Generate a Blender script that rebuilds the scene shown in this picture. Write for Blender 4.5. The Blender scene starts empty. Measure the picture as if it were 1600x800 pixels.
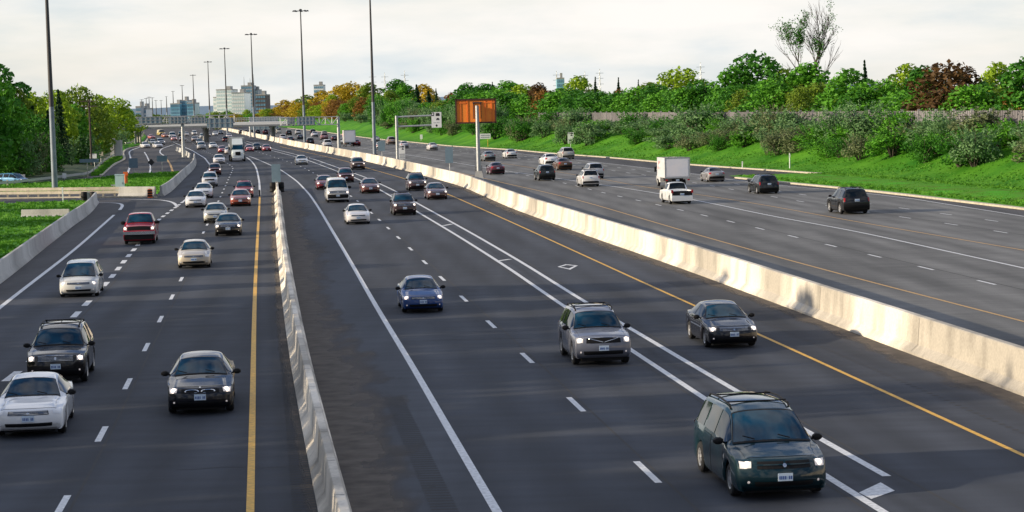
import bpy, math, random
import numpy as np
from mathutils import Vector
random.seed(7); np.random.seed(7)
R = math.radians
sc = bpy.context.scene
COL = sc.collection
# ------------------------------------------------------------------ camera, world, sun, exposure
F, H, Y0, ROLL, CY = 3400., 8.3, 163., .025, 470.
PT = math.atan2(CY - Y0, F)
cam = bpy.data.objects.new('camera', bpy.data.cameras.new('camera')); COL.objects.link(cam)
cam.data.sensor_width = 36; cam.data.lens = F/1600*36; cam.data.shift_y = (CY-400)/1600
cam.data.clip_start = .5; cam.data.clip_end = 30000
from mathutils import Matrix
cam.matrix_world = Matrix.Translation((0, 0, H)) @ Matrix.Rotation(math.pi/2-PT, 4, 'X') @ Matrix.Rotation(-ROLL, 4, 'Z')
sc.camera = cam
SUN_EL, SUN_AZ = 15.0, 257.0            # degrees; azimuth clockwise from +Y: the sun stands at the left
sd = Vector((math.sin(R(SUN_AZ))*math.cos(R(SUN_EL)), math.cos(R(SUN_AZ))*math.cos(R(SUN_EL)), math.sin(R(SUN_EL))))
sun = bpy.data.objects.new('sun', bpy.data.lights.new('sun', 'SUN')); COL.objects.link(sun)
sun.data.energy = 5.0; sun.data.angle = R(.6); sun.data.color = (1, .84, .62)
sun.rotation_euler = sd.to_track_quat('Z', 'Y').to_euler()
w = bpy.data.worlds.new('World'); sc.world = w; w.use_nodes = True
nt = w.node_tree; nt.nodes.clear(); N = nt.nodes.new; LK = nt.links.new
sky = N('ShaderNodeTexSky'); sky.sky_type = 'NISHITA'; sky.sun_disc = False
sky.sun_elevation = R(SUN_EL); sky.sun_rotation = R(SUN_AZ)
b1 = N('ShaderNodeBackground'); b1.inputs[1].default_value = .13; LK(sky.outputs[0], b1.inputs[0])
tc = N('ShaderNodeTexCoord'); mp = N('ShaderNodeMapping'); mp.inputs['Scale'].default_value = (1, 1, 4.5)
LK(tc.outputs['Generated'], mp.inputs[0])
nz = N('ShaderNodeTexNoise'); nz.inputs['Scale'].default_value = 9; nz.inputs['Detail'].default_value = 9; nz.inputs['Roughness'].default_value = .55
LK(mp.outputs[0], nz.inputs[0])
cr = N('ShaderNodeValToRGB'); e = cr.color_ramp.elements
e[0].position = .34; e[0].color = (.60, .65, .67, 1); e[1].position = .62; e[1].color = (.82, .79, .755, 1)
m_ = e.new(.50); m_.color = (.75, .745, .72, 1)
LK(nz.outputs[0], cr.inputs[0])
# unseen sky above and behind: broken cloud over blue, added to tint reflections
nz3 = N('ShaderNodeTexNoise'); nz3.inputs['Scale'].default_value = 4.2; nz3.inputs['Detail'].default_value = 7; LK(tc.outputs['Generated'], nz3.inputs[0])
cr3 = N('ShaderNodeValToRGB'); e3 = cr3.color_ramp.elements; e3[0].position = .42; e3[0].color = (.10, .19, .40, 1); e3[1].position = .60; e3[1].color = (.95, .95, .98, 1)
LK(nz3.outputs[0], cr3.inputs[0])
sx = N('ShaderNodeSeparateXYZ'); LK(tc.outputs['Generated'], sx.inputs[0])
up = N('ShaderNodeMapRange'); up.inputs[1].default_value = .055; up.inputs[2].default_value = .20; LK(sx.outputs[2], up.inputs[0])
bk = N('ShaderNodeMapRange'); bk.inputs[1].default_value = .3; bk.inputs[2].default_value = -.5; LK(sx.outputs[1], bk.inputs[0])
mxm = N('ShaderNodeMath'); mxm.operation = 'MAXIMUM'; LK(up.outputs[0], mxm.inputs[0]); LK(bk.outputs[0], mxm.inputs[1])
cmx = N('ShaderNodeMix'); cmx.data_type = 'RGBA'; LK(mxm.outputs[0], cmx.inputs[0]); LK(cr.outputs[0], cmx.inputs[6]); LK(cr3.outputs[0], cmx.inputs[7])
bd = N('ShaderNodeMapRange'); bd.inputs[1].default_value = .25; bd.inputs[2].default_value = -.45; bd.inputs[3].default_value = 1.; bd.inputs[4].default_value = .62; LK(sx.outputs[1], bd.inputs[0])   # unseen sky behind the viewer dimmed to darken reflections in the cars
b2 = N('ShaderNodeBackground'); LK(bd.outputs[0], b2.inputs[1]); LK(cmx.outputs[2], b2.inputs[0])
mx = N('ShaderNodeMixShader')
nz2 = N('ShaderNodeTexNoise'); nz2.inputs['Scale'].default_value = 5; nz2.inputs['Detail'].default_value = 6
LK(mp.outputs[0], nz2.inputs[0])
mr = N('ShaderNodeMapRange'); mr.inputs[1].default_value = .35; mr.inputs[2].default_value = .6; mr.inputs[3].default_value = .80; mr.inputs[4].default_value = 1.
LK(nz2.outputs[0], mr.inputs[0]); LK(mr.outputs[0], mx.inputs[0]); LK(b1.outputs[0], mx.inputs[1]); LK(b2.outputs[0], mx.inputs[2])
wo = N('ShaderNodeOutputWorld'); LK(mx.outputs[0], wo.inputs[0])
vs = sc.view_settings; vs.view_transform = 'Standard'; vs.look = 'None'; vs.exposure = 0.32; vs.gamma = 1; vs.use_curve_mapping = False
try: sc.cycles.max_bounces = 6; sc.cycles.transparent_max_bounces = 8
except Exception: pass

# ------------------------------------------------------------------ photograph pixel (1600x800) -> point on the level z
def G(px, py, z=0.):
    u = px-800; v = py-CY; c, s = math.cos(ROLL), math.sin(ROLL)
    ur = u*c-v*s; vr = v*c+u*s
    y = F*math.cos(PT)-vr*math.sin(PT); zz = -F*math.sin(PT)-vr*math.cos(PT)
    t = -(H-z)/zz
    return np.array([ur*t, y*t, z])
def yh(px): return Y0-ROLL*(px-800)
def ppm(px, py): return (py-yh(px))/H           # pixels per metre at a ground point
def at(px, d, z=0.):                            # point in column px at distance d, level z
    return np.array([(px-800)/F*d + .025*(z-H)*1.0, d, z])
def ztop(px, py, d):                            # level of pixel py at distance d
    return H - (py-yh(px))*d/F

# ------------------------------------------------------------------ materials
def nodes(name):
    m = bpy.data.materials.new(name); m.use_nodes = True
    t = m.node_tree; p = t.nodes['Principled BSDF']; return m, t, p
def mat(name, col, rough=.6, var=.15, scale=3., metal=0., coat=0., emit=None, bump=0., detail=5, stretch=(1, 1, 1), col2=None, spec=None, trans=None):
    m, t, p = nodes(name)
    p.inputs['Roughness'].default_value = rough; p.inputs['Metallic'].default_value = metal
    if spec is not None: p.inputs['Specular IOR Level'].default_value = spec
    if coat: p.inputs['Coat Weight'].default_value = coat; p.inputs['Coat Roughness'].default_value = .02
    tcn = t.nodes.new('ShaderNodeTexCoord'); mpn = t.nodes.new('ShaderNodeMapping'); mpn.inputs['Scale'].default_value = stretch
    t.links.new(tcn.outputs['Object'], mpn.inputs[0])
    n = t.nodes.new('ShaderNodeTexNoise'); n.inputs['Scale'].default_value = scale; n.inputs['Detail'].default_value = detail
    t.links.new(mpn.outputs[0], n.inputs[0])
    r = t.nodes.new('ShaderNodeValToRGB'); a, b = r.color_ramp.elements; a.position = .32; b.position = .68
    c2 = col2 or tuple(min(1, c*(1+var)) for c in col); c1 = tuple(c*(1-var) for c in col) if col2 is None else col
    a.color = (*c1, 1); b.color = (*c2, 1)
    t.links.new(n.outputs[0], r.inputs[0]); t.links.new(r.outputs[0], p.inputs['Base Color'])
    if emit: p.inputs['Emission Color'].default_value = (*emit[:3], 1); p.inputs['Emission Strength'].default_value = emit[3]
    if bump:
        bn = t.nodes.new('ShaderNodeBump'); bn.inputs['Strength'].default_value = bump; bn.inputs['Distance'].default_value = .05
        t.links.new(n.outputs[0], bn.inputs['Height']); t.links.new(bn.outputs[0], p.inputs['Normal'])
    return m
def mix_noise(t, src_sock, scale, lo, hi, p0, p1, stretch=(1, 1, 1), coord='Object', detail=4):
    tcn = t.nodes.new('ShaderNodeTexCoord'); mpn = t.nodes.new('ShaderNodeMapping'); mpn.inputs['Scale'].default_value = stretch
    t.links.new(tcn.outputs[coord], mpn.inputs[0])
    n = t.nodes.new('ShaderNodeTexNoise'); n.inputs['Scale'].default_value = scale; n.inputs['Detail'].default_value = detail
    t.links.new(mpn.outputs[0], n.inputs[0])
    r = t.nodes.new('ShaderNodeMapRange'); r.inputs[1].default_value = p0; r.inputs[2].default_value = p1; r.inputs[3].default_value = lo; r.inputs[4].default_value = hi
    t.links.new(n.outputs[0], r.inputs[0])
    m = t.nodes.new('ShaderNodeMix'); m.data_type = 'RGBA'; m.blend_type = 'MULTIPLY'; m.inputs[0].default_value = 1
    cc = t.nodes.new('ShaderNodeCombineColor')
    for i in range(3): t.links.new(r.outputs[0], cc.inputs[i])
    t.links.new(src_sock, m.inputs[6]); t.links.new(cc.outputs[0], m.inputs[7])
    return m.outputs[2]
def asphalt_mat(name, base, tracks=True):
    m, t, p = nodes(name); p.inputs['Roughness'].default_value = .82; p.inputs['Specular IOR Level'].default_value = .25
    rgb = t.nodes.new('ShaderNodeRGB'); rgb.outputs[0].default_value = (*base, 1)
    s = mix_noise(t, rgb.outputs[0], 45, .75, 1.3, .3, .7, detail=3)
    s = mix_noise(t, s, .35, .82, 1.25, .35, .65, (1.6, .12, 1))
    s = mix_noise(t, s, .05, .85, 1.2, .35, .65, (1, .5, 1))
    s = mix_noise(t, s, 1.2, .9, 1.12, .35, .65, (.25, 1.2, 1))
    if tracks:
        uv = t.nodes.new('ShaderNodeUVMap'); sp = t.nodes.new('ShaderNodeSeparateXYZ'); t.links.new(uv.outputs[0], sp.inputs[0])
        a = t.nodes.new('ShaderNodeMath'); a.operation = 'MULTIPLY'; a.inputs[1].default_value = 4*math.pi; t.links.new(sp.outputs[0], a.inputs[0])
        c = t.nodes.new('ShaderNodeMath'); c.operation = 'COSINE'; t.links.new(a.outputs[0], c.inputs[0])
        r = t.nodes.new('ShaderNodeMapRange'); r.inputs[1].default_value = -1; r.inputs[2].default_value = 1; r.inputs[3].default_value = 1.13; r.inputs[4].default_value = .87
        t.links.new(c.outputs[0], r.inputs[0]); cc = t.nodes.new('ShaderNodeCombineColor')
        for i in range(3): t.links.new(r.outputs[0], cc.inputs[i])
        mm = t.nodes.new('ShaderNodeMix'); mm.data_type = 'RGBA'; mm.blend_type = 'MULTIPLY'; mm.inputs[0].default_value = 1
        t.links.new(s, mm.inputs[6]); t.links.new(cc.outputs[0], mm.inputs[7]); s = mm.outputs[2]
    t.links.new(s, p.inputs['Base Color'])
    return m
def concrete_mat(name, base, joint=True, stain=.35):
    m, t, p = nodes(name); p.inputs['Roughness'].default_value = .85
    rgb = t.nodes.new('ShaderNodeRGB'); rgb.outputs[0].default_value = (*base, 1)
    s = mix_noise(t, rgb.outputs[0], 12, .9, 1.08, .35, .65)
    s = mix_noise(t, s, .12, 1-stain, 1.05, .42, .58, (1, 1, .5), detail=3)      # weathered stretches
    s = mix_noise(t, s, .9, 1-stain*.5, 1.04, .38, .52, (1, 1, .35), detail=8)
    s = mix_noise(t, s, 9., 1-stain*.12, 1.02, .3, .5, (1, 1, .5), detail=6)
    t.links.new(s, p.inputs['Base Color']); return m
def leaf_mat(name, c1, c2, tr=.25, scale=.8):
    m, t, p = nodes(name); p.inputs['Roughness'].default_value = .6; p.inputs['Specular IOR Level'].default_value = .2
    tcn = t.nodes.new('ShaderNodeTexCoord'); n = t.nodes.new('ShaderNodeTexNoise'); n.inputs['Scale'].default_value = scale; n.inputs['Detail'].default_value = 3
    t.links.new(tcn.outputs['Object'], n.inputs[0])
    n2 = t.nodes.new('ShaderNodeTexNoise'); n2.inputs['Scale'].default_value = 9; t.links.new(tcn.outputs['Object'], n2.inputs[0])
    ad = t.nodes.new('ShaderNodeMath'); ad.operation = 'ADD'; t.links.new(n.outputs[0], ad.inputs[0]); t.links.new(n2.outputs[0], ad.inputs[1])
    r = t.nodes.new('ShaderNodeValToRGB'); a, b = r.color_ramp.elements
    mr_ = t.nodes.new('ShaderNodeMapRange'); mr_.inputs[1].default_value = .7; mr_.inputs[2].default_value = 1.3
    t.links.new(ad.outputs[0], mr_.inputs[0]); t.links.new(mr_.outputs[0], r.inputs[0])
    a.color = (*c1, 1); b.color = (*c2, 1); t.links.new(r.outputs[0], p.inputs['Base Color'])
    tb = t.nodes.new('ShaderNodeBsdfTranslucent'); t.links.new(r.outputs[0], tb.inputs[0])
    ms = t.nodes.new('ShaderNodeMixShader'); ms.inputs[0].default_value = tr
    t.links.new(p.outputs[0], ms.inputs[1]); t.links.new(tb.outputs[0], ms.inputs[2])
    t.links.new(ms.outputs[0], t.nodes['Material Output'].inputs[0]); return m
def panel_mat(name, cols, rough=.3):           # window grid of a far building: storeys and bays
    m, t, p = nodes(name); p.inputs['Roughness'].default_value = rough
    tcn = t.nodes.new('ShaderNodeTexCoord'); n = t.nodes.new('ShaderNodeTexNoise'); n.inputs['Scale'].default_value = .12; n.inputs['Detail'].default_value = 2
    t.links.new(tcn.outputs['Object'], n.inputs[0]); r = t.nodes.new('ShaderNodeValToRGB'); a, b = r.color_ramp.elements; a.position = .4; b.position = .6
    a.color = (*cols[0], 1); b.color = (*cols[1], 1); t.links.new(n.outputs[0], r.inputs[0]); t.links.new(r.outputs[0], p.inputs['Base Color']); return m
M = {}
M['asph'] = asphalt_mat('asphalt', (.037, .042, .053))
M['asph_d'] = asphalt_mat('sunlit_asphalt', (.118, .118, .115))  # lighter base: sunshine on the right carriageway put into the asphalt colour
M['asph_s'] = asphalt_mat('shoulder_asphalt', (.052, .058, .070), False)
M['asph_base'] = asphalt_mat('asphalt_plain', (.058, .057, .060), False)
M['white'] = mat('white_paint', (.48, .49, .50), .6, .08, 9, col2=(.78, .79, .80), detail=10)
M['yellow'] = mat('yellow_paint', (.50, .27, .03), .6, .12, 7, col2=(.85, .47, .035), detail=10)
M['old_yellow'] = mat('worn_yellow_paint', (.50, .30, .10), .7, .15, 4)
M['groove'] = mat('rumble_groove', (.032, .032, .034), .9)
M['dirt'] = mat('roadside_dirt', (.12, .10, .082), .95, .35, 1.6, detail=8)
def ragged(m):
    t = m.node_tree; p = t.nodes['Principled BSDF']; uv = t.nodes.new('ShaderNodeUVMap'); sp = t.nodes.new('ShaderNodeSeparateXYZ'); t.links.new(uv.outputs[0], sp.inputs[0])
    tcn = t.nodes.new('ShaderNodeTexCoord'); mpn = t.nodes.new('ShaderNodeMapping'); mpn.inputs['Scale'].default_value = (1.2, .35, 1); t.links.new(tcn.outputs['Object'], mpn.inputs[0])
    n = t.nodes.new('ShaderNodeTexNoise'); n.inputs['Scale'].default_value = 1.; n.inputs['Detail'].default_value = 9; t.links.new(mpn.outputs[0], n.inputs[0])
    a = t.nodes.new('ShaderNodeMath'); a.operation = 'MULTIPLY_ADD'; a.inputs[1].default_value = 1.3; t.links.new(n.outputs[0], a.inputs[0]); t.links.new(sp.outputs[0], a.inputs[2])
    r = t.nodes.new('ShaderNodeMapRange'); r.inputs[1].default_value = 1.1; r.inputs[2].default_value = 1.5; r.inputs[3].default_value = .75; r.inputs[4].default_value = 0; t.links.new(a.outputs[0], r.inputs[0]); t.links.new(r.outputs[0], p.inputs['Alpha'])
ragged(M['dirt'])
M['conc'] = concrete_mat('barrier_concrete', (.72, .66, .56), stain=.45)
M['conc2'] = concrete_mat('grey_concrete', (.44, .44, .42), stain=.25)
M['kerb'] = mat('kerb_concrete', (.46, .42, .33), .85, .15, 2)
M['joint'] = mat('joint_gap', (.06, .055, .05), .9)
M['grass'] = mat('grass', (.028, .145, .006), .9, .1, .18, bump=.2, detail=12, col2=(.095, .27, .016), spec=.1)
M['grass2'] = mat('verge_grass', (.10, .19, .015), .9, .1, .30, bump=.25, detail=12, col2=(.07, .34, .012), spec=.1)
M['blade'] = leaf_mat('grass_blades', (.04, .17, .008), (.12, .30, .025), .3, .3)
M['ground'] = mat('far_ground', (.05, .11, .02), .95, .3, .02)
M['forest_floor'] = mat('forest_floor', (.014, .045, .008), .95, .4, .2)
M['galv'] = mat('galvanised_steel', (.42, .44, .45), .45, .1, 5, metal=.5)
M['mast'] = mat('silhouette_mast', (.045, .045, .05), .6, .15, .4)  # backlit silhouette against the sky put into the pole colour
M['mast2'] = mat('lit_mast_foot', (.20, .24, .29), .5, .2, .8, metal=.2)  # light falling on the lower pole put into a paler colour
M['dark'] = mat('dark_metal', (.03, .03, .035), .5)
M['blueback'] = mat('sign_back', (.16, .24, .30), .55, .1, 2)
M['orange'] = mat('orange_sign_sheet', (1.0, .27, .03), .6, .12, 1.2)
M['brown'] = mat('sign_frame', (.06, .02, .015), .6)
M['orange2'] = mat('orange_brace', (.80, .19, .025), .6, .1)
M['signwhite'] = mat('sign_white', (.78, .8, .8), .5, .04)
M['signblack'] = mat('sign_black', (.02, .02, .025), .5)
M['signgrey'] = mat('sign_lettering', (.30, .32, .35), .6)
M['rubber'] = mat('rubber', (.012, .012, .013), .85)
M['rim'] = mat('alloy_rim', (.62, .62, .63), .3, .05, metal=.7)
M['glass'] = mat('tinted_glass', (.004, .008, .012), .05, .3, 1.5, spec=.4)
M['glass2'] = mat('windscreen_glass', (.003, .016, .034), .04, .3, 1.3, spec=.32, col2=(.008, .060, .11))  # blue sky reflection put into the glass colour as patches
M['lens_lit'] = mat('lit_headlight_lens', (.8, .78, .76), .15, .1, 8, coat=.5, emit=(1, .82, .74, .15))
M['trim'] = mat('black_trim', (.009, .009, .010), .6, spec=.25)
M['chrome'] = mat('chrome', (.65, .66, .68), .18, .05, metal=1)
M['lamp'] = mat('lit_headlight', (.9, .85, .75), .3, .02, emit=(1, .84, .70, 1.5))
M['lamp_off'] = mat('headlight_lens', (.75, .76, .78), .15, .1, 8, coat=.5)
M['amber'] = mat('amber_lens', (.75, .25, .03), .3, .1)
M['tail'] = mat('tail_light', (.38, .012, .015), .25, .1, coat=.5)
M['plate'] = mat('licence_plate', (.62, .74, .86), .5, .05)
M['plateink'] = mat('plate_characters', (.03, .08, .30), .5)
M['seatshade'] = mat('seat_fabric', (.12, .13, .15), .9)
M['bark'] = mat('bark', (.07, .055, .045), .95, .3, 4)
M['fence'] = concrete_mat('fence_panel', (.19, .18, .19), stain=.3)
M['fencepost'] = mat('fence_post', (.30, .29, .30), .7, .1)
PAINT = {}
def paint(rgb, metal=.0, key=None):
    k = (rgb, metal)
    if k not in PAINT:
        PAINT[k] = mat('car_paint', rgb, .45, .03, 2, metal=metal*.6, coat=1., spec=.12)
    return PAINT[k]

# ------------------------------------------------------------------ mesh builder and tagging
def tag(o, label=None, cat=None, group=None, kind=None):
    if label: o['label'] = label
    if cat: o['category'] = cat
    if group: o['group'] = group
    if kind: o['kind'] = kind
    return o
def empty(name, loc, rz=0., label=None, cat=None, group=None):
    o = bpy.data.objects.new(name, None); COL.objects.link(o); o.location = tuple(loc); o.rotation_euler = (0, 0, rz); o.empty_display_size = .3
    return tag(o, label, cat, group)
class MB:
    def __init__(s): s.v = []; s.f = []; s.m = []; s.uv = None
    def add(s, vs_, fs, mi=0):
        b = len(s.v); s.v += [tuple(map(float, p)) for p in vs_]; s.f += [tuple(b+i for i in f) for f in fs]; s.m += [mi]*len(fs); return s
    def box(s, c, d, mi=0, rz=0., taper=1.):
        hx, hy, hz = d[0]/2, d[1]/2, d[2]/2; P = []
        for z, k in ((-hz, 1), (hz, taper)):
            for x, y in ((-hx, -hy), (hx, -hy), (hx, hy), (-hx, hy)):
                x *= k; y *= k; P.append((c[0]+x*math.cos(rz)-y*math.sin(rz), c[1]+x*math.sin(rz)+y*math.cos(rz), c[2]+z))
        return s.add(P, [(3, 2, 1, 0), (4, 5, 6, 7), (0, 1, 5, 4), (1, 2, 6, 5), (2, 3, 7, 6), (3, 0, 4, 7)], mi)
    def tube(s, pts, rad, n=8, mi=0, cap=True):
        pts = [Vector(p) for p in pts]; rr = rad if isinstance(rad, (list, tuple)) else [rad]*len(pts); P = []; up = Vector((0, 0, 1))
        for i, p in enumerate(pts):
            t = (pts[min(i+1, len(pts)-1)]-pts[max(i-1, 0)]); t.normalize()
            a = t.cross(up if abs(t.z) < .95 else Vector((1, 0, 0))); a.normalize(); b = t.cross(a)
            for k in range(n):
                an = 2*math.pi*k/n; P.append(p+(a*math.cos(an)+b*math.sin(an))*rr[i])
        fs = [(i*n+k, i*n+(k+1) % n, (i+1)*n+(k+1) % n, (i+1)*n+k) for i in range(len(pts)-1) for k in range(n)]
        if cap: fs += [tuple(range(n))[::-1], tuple((len(pts)-1)*n+k for k in range(n))]
        return s.add(P, fs, mi)
    def lathe(s, prof, axis, c, n=20, mi=0):        # prof: (radius, offset along axis); axis 'x' or 'z'
        P = []
        for r_, h in prof:
            for k in range(n):
                a = 2*math.pi*k/n
                P.append((c[0]+h, c[1]+r_*math.cos(a), c[2]+r_*math.sin(a)) if axis == 'x' else (c[0]+r_*math.cos(a), c[1]+r_*math.sin(a), c[2]+h))
        fs = [(i*n+k, i*n+(k+1) % n, (i+1)*n+(k+1) % n, (i+1)*n+k) for i in range(len(prof)-1) for k in range(n)]
        return s.add(P, fs, mi)
    def mesh(s, name, mats, smooth=False):
        me = bpy.data.meshes.new(name); me.from_pydata(s.v, [], s.f)
        for m in (mats if isinstance(mats, (list, tuple)) else [mats]): me.materials.append(m)
        me.polygons.foreach_set('material_index', s.m)
        if s.uv is not None:
            l = me.uv_layers.new(name='UVMap'); idx = np.empty(len(me.loops), int); me.loops.foreach_get('vertex_index', idx)
            l.data.foreach_set('uv', np.array(s.uv)[idx].ravel())
        me.update()
        if smooth:
            me.polygons.foreach_set('use_smooth', [True]*len(me.polygons))
            try: me.set_sharp_from_angle(angle=R(38))
            except Exception: pass
        return me
    def build(s, name, mats, parent=None, smooth=False):
        o = bpy.data.objects.new(name, s.mesh(name, mats, smooth)); COL.objects.link(o)
        if parent: o.parent = parent
        return o
def struct(mb, name, mats, smooth=False): return tag(mb.build(name, mats, None, smooth), kind='structure')
def copy_obj(o, parent):
    c = o.copy(); COL.objects.link(c); c.parent = parent
    for ch in o.children: copy_obj(ch, c)
    return c

# ------------------------------------------------------------------ road reference lines as x(y)
YS = np.arange(16., 1500., 2.)
def line(pix, ext=None, sm=9, pts=None):
    P = [G(*p)[:2] for p in pix] if pts is None else [np.array(p, float) for p in pts]
    P = np.array(sorted(P, key=lambda q: q[1]))
    y, x = P[:, 1], P[:, 0]; X = np.interp(YS, y, x)
    s0 = (x[1]-x[0])/(y[1]-y[0]); lo = YS < y[0]; X[lo] = x[0]+s0*(YS[lo]-y[0])
    hi = YS > y[-1]
    if ext is not None: X[hi] = ext[hi]+(x[-1]-np.interp(y[-1], YS, ext))
    else: X[hi] = x[-1]+(x[-1]-x[-2])/(y[-1]-y[-2])*(YS[hi]-y[-1])
    k = np.hanning(2*sm+3)[1:-1]; k /= k.sum(); pad = len(k)//2
    Xp = np.concatenate([X[0]+(X[1]-X[0])*np.arange(-pad, 0), X, X[-1]+(X[-1]-X[-2])*np.arange(1, pad+1)])
    return np.convolve(Xp, k, 'valid')
Mb = line([(460, 229), (540, 245), (580, 254), (637.5, 267.6), (720, 290.4), (800, 326), (950, 380), (1025, 405), (1175, 460), (1400, 545), (1600, 620)],
          ext=line(None, pts=[(-79, 652), (-136, 1003), (-216, 1500)]))
L = {'Mb': Mb}
L['wall'] = line([(522, 800), (507, 735), (484, 640), (462, 530), (448, 440), (439, 370), (433, 297)])   # centre of the near barrier
L['AY'] = line([(391, 800), (394, 678), (397, 500), (399, 438), (402.6, 366), (403.5, 353.5), (405, 325), (406, 305), (405, 290), (400, 260), (385.5, 246)], ext=Mb)
L['A'] = line([(100, 785), (165.2, 672), (198.8, 598), (230, 541), (249.2, 501), (267.2, 466), (283.2, 438), (316.5, 365.8), (322.7, 353.5), (347, 302), (365, 262)], ext=Mb)
L['AG'] = line([(-60, 640), (10, 600), (75, 540), (100, 510), (130, 480), (170, 439), (197, 404), (219, 379), (244, 346), (277, 322), (292, 310.6), (311, 285), (330, 260), (320, 247), (300, 235), (277.5, 225)], sm=5)
L['AL'] = line([(-80, 545), (0, 480), (117, 390), (187, 328)])
L['BW'] = line([(425, 259), (440, 266), (464, 283), (484, 304), (500, 328), (520, 362), (542, 399), (600, 500), (650, 580), (700, 670), (775, 797)], ext=Mb)
L['B'] = line([(1015, 741), (900, 632), (826, 561), (768.5, 508), (726, 468), (692, 436), (664.5, 411), (642.5, 389.5), (623, 372), (607, 357), (593.8, 344.4), (582, 334),
               (562, 316.6), (554.6, 310.4), (497.4, 274.4), (484.8, 267.6), (472.6, 261)], ext=Mb)
L['BD'] = line([(480, 250), (527, 267.6), (553.5, 277), (594, 296.5), (651.5, 330.6), (714.5, 368), (800, 422), (882, 480), (985, 545), (1105, 627), (1284, 740), (1380, 800)], ext=Mb)
L['BD4'] = L['BD']+np.interp(YS, [45, 70, 100, 200, 400], [1.28, 1.15, 1.1, 1.2, 1.5])
L['BY'] = line([(515, 246), (545, 253), (573, 262.4), (632, 279), (700.5, 303.5), (800, 347.5), (934, 409), (1084, 477.5), (1179, 519), (1600, 712)], ext=Mb)
L['DY'] = line([(793.6, 287.5), (853.7, 300.5), (918.7, 316.7), (1100, 370), (1300, 425), (1600, 502.5)], ext=Mb)
L['D'] = line([(1550, 443.5), (1451.5, 420), (1370, 401), (1301, 384), (1240, 370), (1187.5, 357), (1140, 346), (1099, 336), (1062.5, 328), (1030, 320.5), (999, 313.5), (971.5, 307.5), (945, 302)], ext=Mb)
L['DW'] = line([(740, 259), (790, 267), (837.5, 273.7), (1000, 297.5), (1090, 313), (1240, 345), (1300, 353), (1600, 419)], ext=Mb)
L['D2'] = line([(1000, 291.5), (1093, 304), (1165, 315.5), (1240, 328), (1300, 340), (1600, 391)], ext=Mb)
L['Da'] = line([(1251.5, 315), (1397.5, 338), (1490, 350), (1595, 367.5)], ext=Mb)
L['Db'] = line([(1260, 305.5), (1397, 323.5), (1482, 335), (1580, 349)], ext=Mb)
L['DWe'] = line([(1225, 291.5), (1365, 301), (1600, 338)], ext=Mb+0)
L['K'] = line([(504, 206), (580, 216.5), (634, 221.4), (709, 229), (808, 234.7), (854, 239.5), (959, 247), (1000, 251), (1075, 257.8), (1150, 263), (1240, 269), (1282, 272)],
              ext=Mb)
low = YS < 234; L['K'][low] = np.interp(YS[low], [16, 100, 165, 200, 234], [72, 55, 46, 40.5, np.interp(234, YS, L['K'])])
L['K'] = np.convolve(np.pad(L['K'], 6, 'edge'), np.ones(13)/13, 'valid')
L['DE'] = line([(1138, 277), (1170, 281), (1223, 286), (1370, 300), (1600, 327.5)])
L['DWe'] = np.minimum(L['DWe'], np.minimum(L['K'], np.where(YS < 232, L['DE'], 1e9))-1.4)
X = lambda n, y: float(np.interp(y, YS, L[n]))
def tangent(n, y):
    v = Vector((X(n, y+4)-X(n, y-4), 8, 0)); v.normalize(); return v
def ribbon(mb, xs, ys, wd, z, mi=0):
    P = np.stack([xs, ys], 1); T = np.gradient(P, axis=0); T /= np.linalg.norm(T, axis=1)[:, None]; Nn = np.stack([T[:, 1], -T[:, 0]], 1)
    a = P-Nn*wd/2; b = P+Nn*wd/2; n = len(P)
    V = [(q[0], q[1], z) for q in a]+[(q[0], q[1], z) for q in b]
    mb.add(V, [(i, n+i, n+i+1, i+1) for i in range(n-1)], mi)
def seg(n, y0, y1, off=0., step=2.):
    ys = np.linspace(y0, y1, max(2, int((y1-y0)/step)+1)); return np.interp(ys, YS, L[n])+off, ys
def smooth_pts(pts, k=4):                       # Catmull-Rom through world points
    pts = [np.array(p, float) for p in pts]; out = []
    for i in range(len(pts)-1):
        p0, p1, p2, p3 = pts[max(i-1, 0)], pts[i], pts[i+1], pts[min(i+2, len(pts)-1)]
        for j in range(k):
            t = j/k; out.append(.5*((2*p1)+(-p0+p2)*t+(2*p0-5*p1+4*p2-p3)*t*t+(-p0+3*p1-3*p2+p3)*t**3))
    out.append(pts[-1]); return np.array(out)
def pixribbon(mb, pix, wd, z, mi=0):
    P = smooth_pts([G(*p)[:2] for p in pix]); ribbon(mb, P[:, 0], P[:, 1], wd, z, mi)

# ------------------------------------------------------------------ ground, asphalt, paint
g = MB(); g.add([(-9000, -600, -.12), (9000, -600, -.12), (9000, 16000, -.12), (-9000, 16000, -.12)], [(0, 1, 2, 3)]); struct(g, 'ground', M['ground'])
g = MB(); rows = [(y, max(X('K', y), X('DE', y) if y < 232 else -999)) for y in list(range(16, 1500, 12))]
V = []; 
for y, xr in rows: V += [(-95 if y < 400 else -95-(y-400)*.22, y, -.015), (xr+.2, y, -.015)]
g.add(V, [(2*i, 2*i+1, 2*i+3, 2*i+2) for i in range(len(rows)-1)]); struct(g, 'asphalt', M['asph_base'])
cols = ['AL', 'AG', 'A', 'AY', 'wall', 'BW', 'B', 'BD', 'BD4', 'BY', 'Mb', 'DY', 'D', 'DW', 'D2', 'Da', 'Db', 'DWe']
g = MB(); yy = np.arange(18., 1400., 4.); grid = []
for n in cols:
    grid.append(np.interp(yy, YS, L[n]))
grid = np.array(grid)
for i in range(1, len(cols)): grid[i] = np.maximum(grid[i], grid[i-1]+.05)
V = []; UV = []
for j, y in enumerate(yy):
    for i in range(len(cols)): V.append((grid[i][j], y, 0.)); UV.append((i*1., y*.1))
nc = len(cols); g.add(V, [(j*nc+i, j*nc+i+1, (j+1)*nc+i+1, (j+1)*nc+i) for j in range(len(yy)-1) for i in range(nc-1)]); g.uv = UV
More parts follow.
